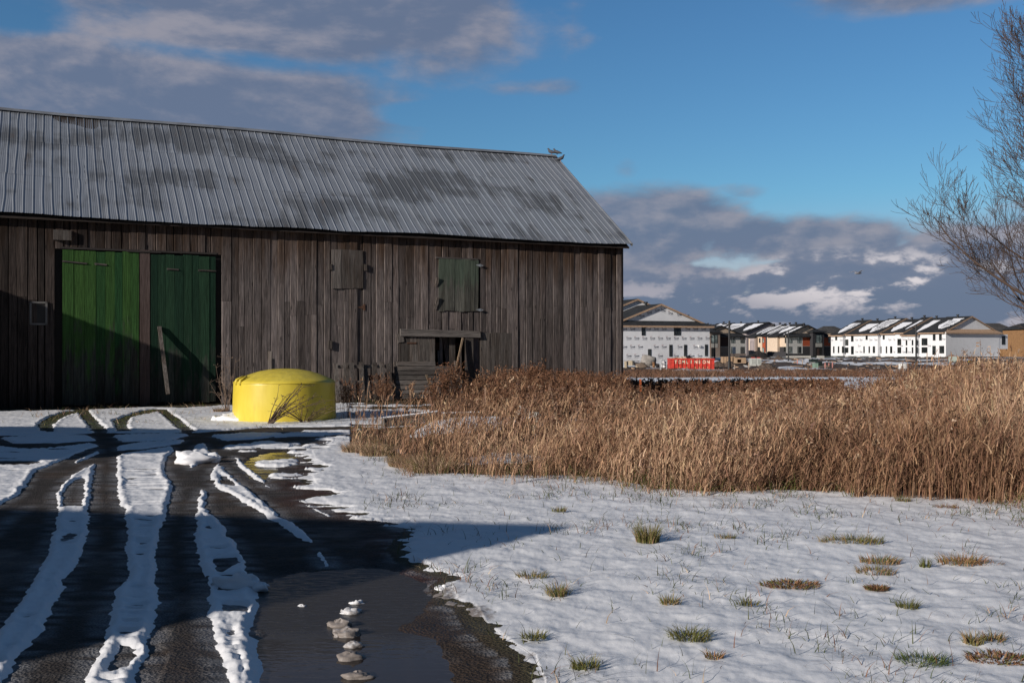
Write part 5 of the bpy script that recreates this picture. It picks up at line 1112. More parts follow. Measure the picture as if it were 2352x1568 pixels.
# orange fence post behind the barn corner
l = on(1471, 917, 33.5); t = thing('fence_post', 'rusty orange steel post in the grass beyond the barn corner', 'post', (l[0], l[1], l[2] - .2)); h = (917 - 874) / F * 33.5 + .25; mb = MB(); mb.box((-.035, 0, 0), (.035, .006, h)); mb.box((-.006, .006, 0), (.006, .04, h)); mb.build('post_bar', simple('orange_steel', (.42, .10, .03), .7, .3, 8), t); mb = MB()
for z in np.arange(.2, h, .12): mb.box((-.012, -.015, z), (.012, -.001, z + .02))
mb.build('studs', MAT['orange_steel'], t)

# ------------------------------------------------------------------ farm buildings out of the frame to the left: they cast the long shadows
def offbuild(label, corner, hx, hy, z, roofm, kind='box', dz=1.0, cat='shed'):
    """corner: top corner towards the photo; body runs hx along (-.983,.183) and hy along (-.183,-.983)"""
    a = math.atan2(.183, -.983)
    t = thing('farm_shed', label, cat, (corner[0], corner[1], 0), a)     # local +x runs away to the left, +y towards (-.183,-.983)
    mb = MB(); n_ = int(hx / .3)
    if kind == 'box':
        mb.box((0.05, 0.05, -.3), (hx, hy, z - .12)); mb.build('wall', W_wall, t); mb = MB(); mb.box((0, 0, z - .12), (hx + .2, hy + .2, z)); mb.build('roof', roofm, t)
    else:
        mb.prism([(0.05, -.3), (hy, -.3), (hy, z - hy * dz), (0.05, z - .12)], .05, hx, ax='x'); mb.build('wall', W_wall, t)
        mb = MB(); mb.prism([(0, z - .1), (hy + .1, z - (hy + .1) * dz - .1), (hy + .1, z - (hy + .1) * dz), (0, z)], 0, hx + .1, ax='x'); mb.build('roof', roofm, t)
    mb = MB(); mb.box((hx * .4, hy + .02 if kind == 'box' else hy + .001, 0), (hx * .4 + 1.0, hy + .06, 2.0)); mb.build('door', W_hatch, t)
    return t
sa = np.array([math.sin(R(SUN_AZ - 180)), math.cos(R(SUN_AZ - 180))]); tanE = math.tan(R(SUN_EL))
def caster(tip, z): L = z / tanE; return (tip[0] - sa[0] * L, tip[1] - sa[1] * L)
galv = MAT['galvanised']
offbuild('tall narrow lean-to shed left of the camera', caster((.62, 8.9), 4.4), 9, 1.3, 4.4, galv, 'lean', 1.0)
offbuild('low flat roofed store further along the farm yard', caster((-3.0, 18.9), 4.3), 10, 2.0, 4.3, galv)
K = np.array([-12.8, 24.9]) - 6 * sa; WD_ = 1.04 + 11.6 * tanE
t = thing('farm_shed', 'wide machine shed beyond the left end of the barn yard', 'shed', (K[0], K[1], 0), math.atan2(.983, -.183))
mb = MB(); mb.box((0, 0, -.3), (9, 8, WD_ - .15)); mb.build('wall', W_wall, t); mb = MB(); mb.box((0, 0, WD_ - .149), (9.2, 8.2, WD_)); mb.build('roof', galv, t)

# ------------------------------------------------------------------ vegetation
RS = np.random.RandomState(11)
def ribbons(P, H, az, bend, wd, colr, segs=3, tip=.15, waz=None):
    """blades: base points P (n,3), height H, lean azimuth, lean amount, width"""
    n = len(P); waz = RS.rand(n) * 6.283 if waz is None else waz
    ld = np.c_[np.cos(az), np.sin(az)]; wv = np.c_[np.cos(waz), np.sin(waz)]
    V = []
    for i in range(segs + 1):
        t = i / segs; c = P.copy(); c[:, :2] += ld * (H * bend * t ** 1.7)[:, None]; c[:, 2] += H * (t - .35 * np.minimum(bend, 1.5) * t * t)
        w_ = wd * (1 - (1 - tip) * t) / 2
        a = c.copy(); b = c.copy(); a[:, :2] -= wv * w_[:, None]; b[:, :2] += wv * w_[:, None]; V += [a, b]
    V = np.stack(V, 1).reshape(-1, 3); base = (np.arange(n) * (segs + 1) * 2)[:, None, None]
    q = np.array([[2 * i, 2 * i + 1, 2 * i + 3, 2 * i + 2] for i in range(segs)])[None] + base
    return V, q.reshape(-1, 4), np.repeat(colr, segs, 0)
def scraps(C, size, colr, flat_=.5):
    """small randomly turned leaf-like quads at points C"""
    n = len(C); a = RS.randn(n, 3); a /= np.linalg.norm(a, axis=1)[:, None]; b = np.cross(a, RS.randn(n, 3)); b /= np.linalg.norm(b, axis=1)[:, None]
    s = (size * (.5 + RS.rand(n)))[:, None]; a = a * s; b = b * s * flat_
    V = np.stack([C - a - b, C + a - b * .3, C + a + b * .3, C - a + b], 1).reshape(-1, 3)
    return V, (np.arange(n) * 4)[:, None] + np.arange(4)[None], colr
def join(parts):
    V = []; Q = []; Cc = []; b = 0
    for v, q, c in parts: V.append(v); Q.append(q + b); Cc.append(c); b += len(v)
    return np.vstack(V), np.vstack(Q), np.vstack(Cc)
def mixc(n, cols, var=.25):
    c = np.array(cols)[RS.randint(0, len(cols), n)]; return np.clip(c * (1 + (RS.rand(n, 1) - .5) * 2 * var) * (1 + (RS.rand(n, 3) - .5) * .1), 0, 1)
TAN = [(.44, .305, .205), (.37, .245, .16), (.52, .38, .255), (.28, .175, .12), (.19, .115, .08)]
RED = [(.16, .075, .040), (.20, .10, .055), (.11, .055, .035), (.24, .13, .075)]
GRN = [(.10, .12, .03), (.16, .14, .05), (.07, .10, .025)]
def weeds(n, u0, u1, d0, d1):
    u = u0 + RS.rand(n) * (u1 - u0); D = np.sqrt(d0 ** 2 + RS.rand(n) * (d1 ** 2 - d0 ** 2)); return u * D, D
def keep_field(X, D):
    wd = weed_d(X, D); u = X / D
    ed = (fbm(X * 1.3, D * 1.3, 3, 120) - .5) * 1.5 + (fbm(X * 4.5, D * 4.5, 2, 121) - .5) * .5
    k = wd > ed + .05
    bx, by = barnloc(X, D); k &= ~((bx < .25) & (by > -.15) & (by < 11))
    for cx, cy, rx, ry in ((.3, 18.3, 1.6, .8), (5.6, 25.3, 1.5, .9), (9.6, 24, 1.4, .6), (1.4, 17.6, 1.2, .6), (-1.7, 15.3, 1.0, .5), (-3.6, 23.2, 1.3, 1.3)): k &= ~(((X - cx) / rx) ** 2 + ((D - cy) / ry) ** 2 < .9 + (RS.rand(len(X)) < .05) * 9)
    cl = fbm(X * .8, D * .8, 3, 130); k &= RS.rand(len(X)) < .10 + 1.35 * ss(cl, .34, .60)
    k &= ~((u < -.035) & (D > 19.5)) | (RS.rand(len(X)) < .22)
    left = ss(u, -.10, .10); k &= RS.rand(len(X)) < .14 + .86 * left
    return k
def hfield(X, D):
    u = X / D
    h = .69 + .28 * ss(u, .32, .50) + .30 * (fbm(X * .8, D * .8, 3, 140) - .5) * 2
    h = h - .20 * (1 - ss(u, .06, .14)) * (1 - ss(D, 19, 22)) + .10 * ss(D, 22, 30) * (u < .13)
    h = h * (1 - .38 * ss(D, 13.5, 21) * (1 - ss(u, .33, .42)) * (u > .11))
    return h * (.72 + .28 * ss(weed_d(X, D), 0, 1.2)) * (1 - .62 * ss(D, 28, 40) * (1 - ss(u, .36, .42)))
parts = []
def add_stems(X, D, wscale, leaves, pal, hs=1.0):
    n = len(X); H = hfield(X, D) * (.5 + .55 * RS.rand(n) + .35 * (RS.rand(n) < .10)) * hs; P = np.c_[X, D, gz(X, D) - .02]
    az = np.where(RS.rand(n) < .75, .3 + RS.randn(n) * .9, RS.rand(n) * 6.28); bend = .05 + .26 * RS.rand(n) ** 1.5 + .5 * (RS.rand(n) < .10) + 1.0 * ss(fbm(X * .9, D * .9, 3, 155), .56, .74) * RS.rand(n)
    tn = ss(fbm(X * .5, D * .5, 3, 150), .32, .68)[:, None]; tone = (.62 + .62 * tn) * (np.array([[1.10, .93, .82]]) * (1 - tn) + np.array([[1.03, 1.0, .95]]) * tn)
    c = mixc(n, pal) * tone
    parts.append(ribbons(P, H, az, bend, (.005 + .005 * RS.rand(n)) * wscale, c, 3, .35))
    for k in range(leaves):
        t = .25 + .7 * RS.rand(n); Q = P.copy(); Q[:, :2] += np.c_[np.cos(az), np.sin(az)] * (H * bend * t ** 1.7)[:, None]; Q[:, 2] += H * (t - .35 * bend * t * t)
        hl = H * (.12 + .22 * RS.rand(n)); parts.append(ribbons(Q, hl, RS.rand(n) * 6.28, .25 + .9 * RS.rand(n) ** 1.5, (.006 + .006 * RS.rand(n)) * wscale, mixc(n, pal) * tone, 2, .1))
    # seed heads
    t = .97; Q = P.copy(); Q[:, :2] += np.c_[np.cos(az), np.sin(az)] * (H * bend * t)[:, None]; Q[:, 2] += H * (t - .35 * bend) - .04
    parts.append(ribbons(Q, .08 + .08 * RS.rand(n), az, .2 + .7 * RS.rand(n), (.009 + .008 * RS.rand(n)) * wscale, mixc(n, pal) * tone, 2, .4))
for n, d0, d1, ws, lv in ((52000, 9.5, 15, 1.0, 3), (36000, 15, 21, 1.35, 3), (30000, 21, 32, 2.0, 2), (16000, 32, 62, 3.4, 2)):
    X, D = weeds(int(n * 1.17), -.19, .74, d0, d1); k = keep_field(X, D); add_stems(X[k], D[k], ws, lv, TAN)
# taller stray stalks, some leaning or broken, standing over the mass
for n_, d0, d1, pal_, wl_ in ((1500, 10, 20, TAN, 1.5), (900, 10, 26, RED + TAN[3:], 1.8), (900, 20, 34, TAN, 2.4)):
    X, D = weeds(int(n_ * 1.2), -.10, .72, d0, d1); k = keep_field(X, D) & (weed_d(X, D) > .3); X, D = X[k], D[k]; n = len(X); H = hfield(X, D) * (1.05 + .5 * RS.rand(n) ** 2); P = np.c_[X, D, gz(X, D)]; az = RS.rand(n) * 6.28; bd_ = .1 + 1.1 * RS.rand(n) ** 2.2
    cc_ = mixc(n, pal_); parts.append(ribbons(P, H, az, bd_, (.006 + .004 * RS.rand(n)) * wl_, cc_, 4, .4))
    Q_ = P.copy(); Q_[:, :2] += np.c_[np.cos(az), np.sin(az)] * (H * bd_ * .86)[:, None]; Q_[:, 2] += H * (.92 - .35 * np.minimum(bd_, 1.5) * .85)
    for j in range(5): parts.append(scraps(Q_ + RS.randn(n, 3) * np.array([.025, .025, .05]), np.full(n, .014 * wl_), cc_ * .9, .5))
v, q, c = join(parts)
tag(raw_mesh('tall_grass', v, q, M_grass, {'bcol': ('FACE', c)}), 'tall dry tan grass filling the field from the barn to the right edge', 'grass', kind='stuff')
# short green-brown fringe and understorey
parts = []
X, D = weeds(72000, -.19, .74, 9.3, 20); wd = weed_d(X, D); k = (wd > -.12 + (fbm(X * 2.2, D * 2.2, 3, 160) - .5) * 1.1) & (RS.rand(len(X)) < np.where(wd < 1.6, .9, .35)) & (fbm(X * 2, D * 2, 2, 161) > .42); X, D = X[k], D[k]; n = len(X)
parts.append(ribbons(np.c_[X, D, gz(X, D)], .10 + .20 * RS.rand(n), RS.rand(n) * 6.28, .4 + 1.0 * RS.rand(n), .006 + .005 * RS.rand(n), np.where((RS.rand(n) < .35)[:, None], mixc(n, GRN), mixc(n, TAN + RED)), 2, .15))
v, q, c = join(parts); tag(raw_mesh('grass_fringe', v, q, M_grass, {'bcol': ('FACE', c)}), 'low matted green and brown grass along the edge of the snow', 'grass', kind='stuff')
# red-brown weeds with fluffy heads by the barn wall
parts = []
def fluffy(X, D, H, pal, nb=9, wd=1.0):
    n = len(X); P = np.c_[X, D, gz(X, D) - .02]; az = RS.rand(n) * 6.28; parts.append(ribbons(P, H, az, .12 + .1 * RS.rand(n), np.full(n, .009 * wd), mixc(n, pal) * .8, 3, .5))
    for k in range(nb):
        t = .45 + .5 * RS.rand(n); Q = P.copy(); Q[:, 2] += H * t; Q[:, :2] += np.c_[np.cos(az), np.sin(az)] * (H * .15 * t ** 1.7)[:, None]; a2 = RS.rand(n) * 6.28; hl = H * (.14 + .16 * RS.rand(n)) * (1.25 - t * .6)
        parts.append(ribbons(Q, hl, a2, .35 + .5 * RS.rand(n), np.full(n, .006 * wd), mixc(n, pal) * .9, 2, .3))
        for j in range(5):
            f = .45 + .6 * RS.rand(n); E_ = Q.copy(); E_[:, :2] += np.c_[np.cos(a2), np.sin(a2)] * (hl * .55 * f)[:, None]; E_[:, 2] += hl * f * .85; E_ += RS.randn(n, 3) * .018
            parts.append(scraps(E_, np.full(n, .015 * wd), mixc(n, pal), .45))
X, D = weeds(5200, -.135, .115, 16.5, 34); bx_, by_ = barnloc(X, D)
k = (by_ < -.35) & (by_ > -11) & (RS.rand(len(X)) < np.where(X / D < -.06, .28, 1.0) * ss(fbm(X * 1.1, D * 1.1, 3, 170), .36, .55) * np.clip(1.1 - (-by_ - 5) / 8, .1, 1)); k &= (weed_d(X, D) > .4) & (RS.rand(len(X)) < np.where(X / D < -.035, .16, .9))
k &= ~(((X - .3) / 1.5) ** 2 + ((D - 18.2) / .8) ** 2 < 1); k &= ~(((X + 3.6) / 1.3) ** 2 + ((D - 23.2) / 1.3) ** 2 < 1)
X, D = X[k], D[k]; H = (.5 + .4 * RS.rand(len(X))) * (.7 + .4 * (X / D > -.02)) * (.7 + .45 * ss(D, 21, 28)); fluffy(X, D, H, RED, 7, 1.5)
X, D = weeds(700, .0, .5, 15, 34); k = (weed_d(X, D) > 1.5) & ~((barnloc(X, D)[0] < .4) & (barnloc(X, D)[1] > -.3)); X, D = X[k], D[k]; fluffy(X, D, .5 + .35 * RS.rand(len(X)), RED + TAN[3:], 6, 1.5)
v, q, c = join(parts); tag(raw_mesh('dry_weeds', v, q, M_grass, {'bcol': ('FACE', c)}), 'rust brown seeding weeds crowding the foot of the barn wall', 'weeds', kind='stuff')
# the far strip of brown weeds before the building site
parts = []; X, D = weeds(22000, .08, .60, 100, 128); n = len(X); k = RS.rand(n) < .3 + ss(fbm(X * .2, D * .2, 3, 180), .35, .6); X, D = X[k], D[k]; n = len(X)
parts.append(ribbons(np.c_[X, D, gz(X, D) - .05], .35 + .55 * RS.rand(n), RS.rand(n) * 6.28, .3 + .5 * RS.rand(n), .03 + .04 * RS.rand(n), mixc(n, RED[:3] + TAN[3:]) * .9, 2, .3))
v, q, c = join(parts); tag(raw_mesh('far_weeds', v, q, M_grass, {'bcol': ('FACE', c)}), 'low brown weeds along the far edge of the snowy field', 'weeds', kind='stuff')
# dark brush in the barn's shadow behind its corner
parts = []; X, D = weeds(7000, .105, .33, 35.5, 48); n = len(X); k = (RS.rand(n) < ss(fbm(X * .5, D * .5, 3, 190), .3, .6)) & (X / D < .33 - .0 * D); X, D = X[k], D[k]; fluffy(X, D, .50 + .38 * RS.rand(len(X)), RED, 4, 3.0)
v, q, c = join(parts); tag(raw_mesh('brush', v, q, M_grass, {'bcol': ('FACE', c)}), 'dark brush in the shade behind the barn corner', 'brush', kind='stuff')

# sparse blades through the snow
parts = []
X, D = weeds(50000, -.15, .85, 3.6, 16); wd = weed_d(X, D); fs = sdpoly(fg(V_field), X, D, .6); cl = fbm(X * 1.7, D * 1.7, 4, 200)
k = (wd < 0) & (fs > .03) & (RS.rand(len(X)) < .05 + .9 * ss(cl, .50, .68)) & (RS.rand(len(X)) < .7); X, D = X[k], D[k]; n = len(X)
parts.append(ribbons(np.c_[X, D, gz(X, D) + .02], .04 + .10 * RS.rand(n) ** 1.5, RS.rand(n) * 6.28, .4 + 2.0 * RS.rand(n) ** 2, (.0035 + .004 * RS.rand(n)) * (.7 + D / 18), np.where((RS.rand(n) < .65)[:, None], mixc(n, [(.06, .075, .03), (.09, .10, .045)]), mixc(n, TAN[2:] + RED)), 3, .1))
X, D = weeds(5000, -.52, -.1, 19.5, 30); k = (barnloc(X, D)[1] < -.1) & (RS.rand(len(X)) < ss(fbm(X, D, 3, 210), .5, .7)); X, D = X[k], D[k]; n = len(X)
parts.append(ribbons(np.c_[X, D, gz(X, D) + .01], .08 + .15 * RS.rand(n), RS.rand(n) * 6.28, .5 + RS.rand(n), .008 + .005 * RS.rand(n), mixc(n, TAN + GRN), 2, .1))
for kk in ('c1', 'c2', 'c3', 'c4'):
    P_ = np.array(zg(Z_cuts[kk])); X = P_[:, 0].min() + RS.rand(1500) * np.ptp(P_[:, 0]); D = P_[:, 1].min() + RS.rand(1500) * np.ptp(P_[:, 1]); s_ = sdpoly(P_, X, D); k = (s_ > .03) & (D > 19.6); X, D = X[k], D[k]; n = len(X)
    parts.append(ribbons(np.c_[X, D, gz(X, D)], .02 + .04 * RS.rand(n), RS.rand(n) * 6.28, .5 + RS.rand(n), .012 + .008 * RS.rand(n), mixc(n, GRN), 2, .1))
v, q, c = join(parts); tag(raw_mesh('sparse_grass', v, q, M_grass, {'bcol': ('FACE', c)}), 'sparse blades of grass poking through the thin snow', 'grass', kind='stuff')
# distinct tufts
def tuft(label, px, py, r, h, n, pal, bend=.6, group='grass tufts in the snow', name='grass_tuft', flatx=1.0, cat='grass tuft', wd=1.0):
    X_, D_ = flat(px, py) if py > 950 else at(px, py)[:2]; z = gzs(X_, D_) + .02; a = RS.rand(n) * 6.28; h = h * .60; rr = r * np.sqrt(RS.rand(n)) * .75; P = np.c_[np.cos(a) * rr * flatx, np.sin(a) * rr, np.zeros(n)]
    v, q, c = ribbons(P, h * (.4 + .7 * RS.rand(n)), a + RS.randn(n) * .5, bend * (.3 + RS.rand(n)), (.004 + .004 * RS.rand(n)) * wd, mixc(n, pal), 3, .12)
    o = raw_mesh(name, v, q, M_grass, {'bcol': ('FACE', c)}); o.location = (X_, D_, z); return tag(o, label, cat, group)
GT = [(.12, .13, .035), (.17, .15, .055), (.30, .20, .11)]; OR = [(.34, .19, .10), (.28, .15, .08), (.16, .14, .05)]
for a in ((800, 262, 'upright bushy tuft of green and straw grass alone in the snow', .13, .27, 420, GT, .45, 1),
          (1640, 268, 'wide flat tuft of green grass in the snow at upper right', .16, .15, 420, GT, 1.0, 2.2),
          (435, 137, 'small tuft just right of the tip of the long shadow, near the weeds', .07, .11, 110, GT, .7, 1.3),
          (1120, 250, 'low green tuft midway between the bushy tuft and the wide one', .08, .10, 120, GT, .9, 1.5),
          (1760, 350, 'reddish green tuft, upper of the two stacked at right', .13, .12, 260, GT + OR, .9, 1.5), (1740, 395, 'green brown tuft, lower of the two stacked at right', .13, .11, 260, GT + OR, .9, 1.4),
          (2095, 355, 'rounded orange straw tuft near the right edge', .15, .15, 330, OR, .8, 1.5), (2210, 362, 'small orange straw tuft right of the rounded one', .09, .08, 120, OR, .9, 1.5), (1945, 372, 'small pointed green tuft left of the rounded straw one', .05, .15, 90, GT[:2], .5, 1),
          (330, 415, 'green tuft at the upper left of a loose cluster', .09, .12, 150, GT, .9, 1.5), (430, 488, 'fuller green tuft at the centre of a loose cluster', .09, .16, 210, GT, .8, 1.1), (895, 525, 'thin fine bladed green tuft below the middle of the snow', .07, .13, 120, GT, .8, 1.2),
          (1215, 525, 'dark green tuft shaped like a comma', .06, .08, 90, GT[:2], .9, 1.5), (1870, 543, 'green tuft with thin blades right of the bare patch', .07, .13, 140, GT[:2], .7, 1.2), (975, 668, 'spread green tuft with long blades in the lower snow', .11, .14, 240, GT[:2], 1.1, 1.4),
          (330, 665, 'bright green tuft beside the muddy snow edge', .07, .09, 130, GT[:2], 1, 1.3), (1935, 772, 'dense bright green tuft near the lower right corner', .12, .11, 320, [(.07, .105, .03), (.11, .13, .045)], 1, 1.4), (2140, 690, 'straw topped tuft above the lower right corner', .07, .14, 150, GT, .6, 1), (2225, 678, 'brown green tuft beside the straw topped one', .07, .11, 130, OR + GT, .7, 1.2),
          (545, 790, 'green tuft at the bottom edge, left of centre', .08, .13, 130, GT[:2], .8, 1.2), (1075, 748, 'sparse brown tuft low in the middle of the snow', .05, .09, 70, OR, .8, 1.2), (2030, 122, 'flat rust brown tuft close under the tall grass at right', .10, .10, 160, OR + RED, .9, 1.6), (1855, 97, 'green tuft right at the edge of the tall grass', .08, .14, 140, GT, .7, 1.2)):
    x_, y_ = Z4(a[0], a[1]); tuft(a[2], x_, y_, a[3], a[4], a[5], a[6], a[7], flatx=a[8])
for a in ((1390, 445, .22, 'bare brown patch of matted grass melted through the snow'), (2255, 755, .20, 'bare brown patch near the lower right corner'), (1745, 462, .08, 'tiny bare orange patch right of the larger bare one')):
    x_, y_ = Z4(a[0], a[1]); tuft(a[3], x_, y_, a[2] * .75, .06, 420, OR + RED + GT[:2], 1.3, flatx=1.6, name='bare_patch', group='bare patches in the snow', cat='grass patch', wd=1.8)
for a in ((828, 1040, .32, .30, 'shaggy straw tussock at the left tip of the weeds'), (1000, 1085, .4, .45, 'drooping straw tussock at the front of the weeds'), (870, 1048, .3, .32, 'brown tussock beside the left tip of the weeds'), (940, 1075, .3, .35, 'leaning tussock between the two front clumps')):
    tuft(a[4], a[0], a[1], a[2], a[3], 900, TAN[:4] + GRN[1:2], .9, flatx=1.2, name='tussock', group='tussocks at the edge of the weeds', cat='tussock', wd=1.4)
# dry stalks by the tank
def stalks(label, px, py, n, h, spread, lean, pal, nb=5, sz=1.0):
    X_, D_ = flat(px, py); t = thing('dry_plant', label, 'dry plant', (X_, D_, gzs(X_, D_))); mb = MB(); rs = random.Random(int(px)); tips = []
    for i in range(n):
        a = rs.gauss(lean[0], spread); b = rs.gauss(lean[1], .2); hh = h * rs.uniform(.6, 1.1); pts = [Vector((rs.uniform(-.06, .06), rs.uniform(-.06, .06), 0))]
        for k in range(1, 6):
            f = k / 5; pts.append(Vector((pts[0].x + a * hh * f, pts[0].y + b * hh * f, hh * (f - .25 * abs(a) * f * f))) + Vector((rs.gauss(0, .012), rs.gauss(0, .012), 0)))
        mb.tube(pts, [.007 * sz, .006 * sz, .005 * sz, .004 * sz, .003 * sz, .002 * sz], 4, cap=False)
        for j in range(nb):
            k = rs.randint(2, 5); p = pts[k]; e = p + Vector((rs.gauss(a, .5), rs.gauss(0, .4), rs.uniform(.2, .9))) * .16 * h; mb.tube([p, (p + e) / 2 + Vector((0, 0, .01)), e], [.003 * sz, .0025 * sz, .0015 * sz], 3, cap=False); tips.append(e)
    if tips:
        T = np.array([tuple(p) for p in tips for _ in range(4)]) + RS.randn(len(tips) * 4, 3) * .015; v, q, c = scraps(T, np.full(len(T), .012), mixc(len(T), RED + TAN[3:])); b = len(mb.v); mb.v += [tuple(p) for p in v]; mb.f += [[int(i) + b for i in f] for f in q]; mb.mi += [0] * len(q); mb.r += [.5] * len(q)
    mb.build('stem', simple('dry_stalk_' + str(int(px)), pal, .85, .3, 9), t)
stalks('bundle of dark broken stems leaning right across the yellow tank', 618, 975, 15, .95, .28, (.85, .0), (.11, .075, .05), 3, 1.7)
stalks('spindly dry plant spraying up just left of the tank', 522, 945, 13, 1.25, .22, (-.05, 0), (.20, .14, .10), 5, 1.2)
stalks('low tangled brown stems lying at the right foot of the tank', 700, 972, 16, .55, .8, (.2, 0), (.14, .09, .06), 4, 1.3)
tuft('straw clump at the left foot of the tank', 508, 947, .22, .22, 300, TAN + GRN[:1], .8, flatx=1.1, group=None, name='grass_clump', wd=2)
for px, py, h, lb in ((1040, 942, 1.25, 'tall fluffy rust brown weed in front of the barn opening'), (1010, 945, .85, 'shorter fluffy weed left of the tall one at the opening'), (1228, 925, 1.35, 'tall bushy weed rising highest against the right part of the wall'), (880, 955, 1.0, 'reddish bare weed in front of the pallets'), (800, 962, .9, 'tangled red brown weed right beside the tank'), (1120, 935, 1.0, 'bushy weed just right of the doorway shadow')):
    parts = []; X_, D_ = flat(px, py); n = 26 if h < 1.2 else 34; X = X_ + RS.randn(n) * .16; D = D_ + RS.randn(n) * .14; z0 = gzs(X_, D_); fluffy(X, D, h * (.7 + .35 * RS.rand(n)), RED, 8, 1.5 if px not in (880, 800) else 1.0)
    v, q, c = join(parts); v = v - np.array([X_, D_, z0]); o = raw_mesh('tall_weed', v, q, M_grass, {'bcol': ('FACE', c)}); o.location = (X_, D_, z0); tag(o, lb, 'weed', 'tall weeds in front of the barn')

# snow clumps
def wob_(t, r, seed):
    A = np.array(t.v); k_ = 1 + (fbm(A[:, 0] / r * 1.6 + seed, A[:, 1] / r * 1.6 + A[:, 2] / r * 2.3, 3, 7) - .5) * .62
    A[:, :2] *= k_[:, None]; A[:, 2] *= k_ * 1.1; t.v = [tuple(p) for p in A]
def clump(label, px, py, r, seed, sq=(1, 1, .7), dirty=.5, group=None, sub=0, base=0):
    r = r * (.85 if group == 'dirty snow clumps in the puddle' else 1); X_, D_ = flat(px, py); t = MB(); lump(t, (0, 0, r * sq[2] * .5), r, seed, 26, 18, sq, .22)
    rs = random.Random(seed)
    for i in range(sub): lump(t, (rs.uniform(-1, 1) * r * sq[0], rs.uniform(-.6, .6) * r, r * rs.uniform(.1, .5) * sq[2]), r * rs.uniform(.35, .6), seed + i + 1, 12, 8, (1, 1, .8), .3)
    wob_(t, r, seed); dirty = dirty + .35 if group == 'dirty snow clumps in the puddle' else dirty; o = t.build('snow_clump', M_snow, smooth=True); a = o.data.attributes.new('dirt', 'FLOAT', 'POINT'); a.data.foreach_set('value', [dirty] * len(o.data.vertices)); o.location = (X_, D_, gzs(X_, D_) + base - .03); return tag(o, label, 'snow clump', group)
G = 'dirty snow clumps in the puddle'
for px, py, r, d, lb in ((820, 1380, .045, .2, 'faint half melted snow lump furthest back in the puddle'), (806, 1402, .06, .3, 'translucent snow lump second from the back of the puddle row'), (783, 1432, .065, .65, 'pointed grit covered snow lump standing left in the puddle row'), (800, 1452, .08, .6, 'largest dirty snow lump in the middle of the puddle row'), (812, 1478, .05, .45, 'small snow lump just below the largest in the puddle'), (805, 1505, .065, .75, 'brown gritty snow lump low in the puddle row'), (820, 1548, .065, .8, 'nearest brown snow lump at the bottom of the puddle'), (694, 1386, .03, .2, 'tiny lone snow peak on the grey ice left of the row')):
    clump(lb, px, py, r, int(px + py), (1.3, .85, .55), d, G, 1)
clump('heap of churned snow on the drive above the parallel strips', 446, 1062, .19, 5, (1.6, 1.1, .6), .25, 'loose snow heaps', 4)
clump('thin wedge of snow right of the churned heap', 468, 1052, .12, 6, (2.0, .5, .5), .2, 'loose snow heaps', 1)
clump('bright snow pile against the left foot of the yellow tank', 548, 966, .36, 7, (1.5, .8, .38), .12, 'loose snow heaps', 4)
clump('smooth curl of snow lying on the right strip at the shadow edge', 548, 1348, .10, 15, (1.7, .6, .6), .12, 'loose snow heaps', 1, .02)
clump('rounded snow lump right of the puddle at the mud edge', 1015, 1352, .045, 17, (1.2, 1, .7), .2, 'loose snow heaps', 0)
# debris in the weeds
for px, py, L_, rz, dz, lb, mt in ((945, 985, 1.2, 24, 5, 'snow dusted log slanting up out of the weeds', W_horiz), (1050, 972, 1.1, -6, 2, 'snow topped beam lying across the weed clearing', W_horiz), (1195, 1012, .5, 18, 14, 'broken pale board tilted on the snowy clearing', MAT['pale_plank'])):
    X_, D_ = flat(px, py); z = gzs(X_, D_); t = thing('log' if 'log' in lb else 'board', lb, 'log' if 'log' in lb else 'board', (X_, D_, z + .08), R(rz)); mb = MB(); mb.hexa([(-L_ / 2, -.09, -.05), (L_ / 2, -.08, -.05 + L_ * math.tan(R(dz))), (L_ / 2, .08, -.05 + L_ * math.tan(R(dz))), (-L_ / 2, .1, -.05), (-L_ / 2, -.08, .13), (L_ / 2, -.07, .11 + L_ * math.tan(R(dz))), (L_ / 2, .07, .11 + L_ * math.tan(R(dz))), (-L_ / 2, .08, .13)]); mb.build('wood', mt, t, bevel=.02)
    mb = MB(); k = 9
    for i in range(k): x0 = -L_ / 2 * .96 + L_ * .96 * i / k; zz = lambda x: .13 + (x + L_ / 2) * math.tan(R(dz)) - .005; x1 = x0 + L_ * .96 / k; w0 = random.uniform(.03, .07); mb.hexa([(x0, -w0, zz(x0)), (x1, -w0, zz(x1)), (x1, w0, zz(x1)), (x0, w0, zz(x0)), (x0, -w0 * .7, zz(x0) + .02), (x1, -w0 * .7, zz(x1) + .02), (x1, w0 * .7, zz(x1) + .02), (x0, w0 * .7, zz(x0) + .02)])
    o = mb.build('snow_cap', M_fsnow, t)
X_, D_ = flat(1190, 1000); 
for i, (px, py, s_, lb) in enumerate(((1205, 992, .16, 'grey concrete chunk on the snowy clearing in the weeds'), (1232, 1000, .13, 'smaller flat concrete chunk right of the first'))):
    X_, D_ = flat(px, py); mb = MB(); mb.hexa([(-s_ * 1.3, -s_, 0), (s_, -s_ * .8, 0), (s_ * 1.1, s_, 0), (-s_, s_, 0), (-s_ * .9, -s_ * .7, s_ * 1.6), (s_ * .8, -s_ * .6, s_ * 1.2), (s_ * .7, s_ * .7, s_ * 1.3), (-s_ * .8, s_ * .8, s_ * 1.7)]); o = mb.build('concrete_chunk', C_lg, bevel=.01); o.location = (X_, D_, gzs(X_, D_)); o.rotation_euler = (0, R(12), R(20 + 40 * i)); tag(o, lb, 'concrete chunk', 'concrete chunks in the weeds')

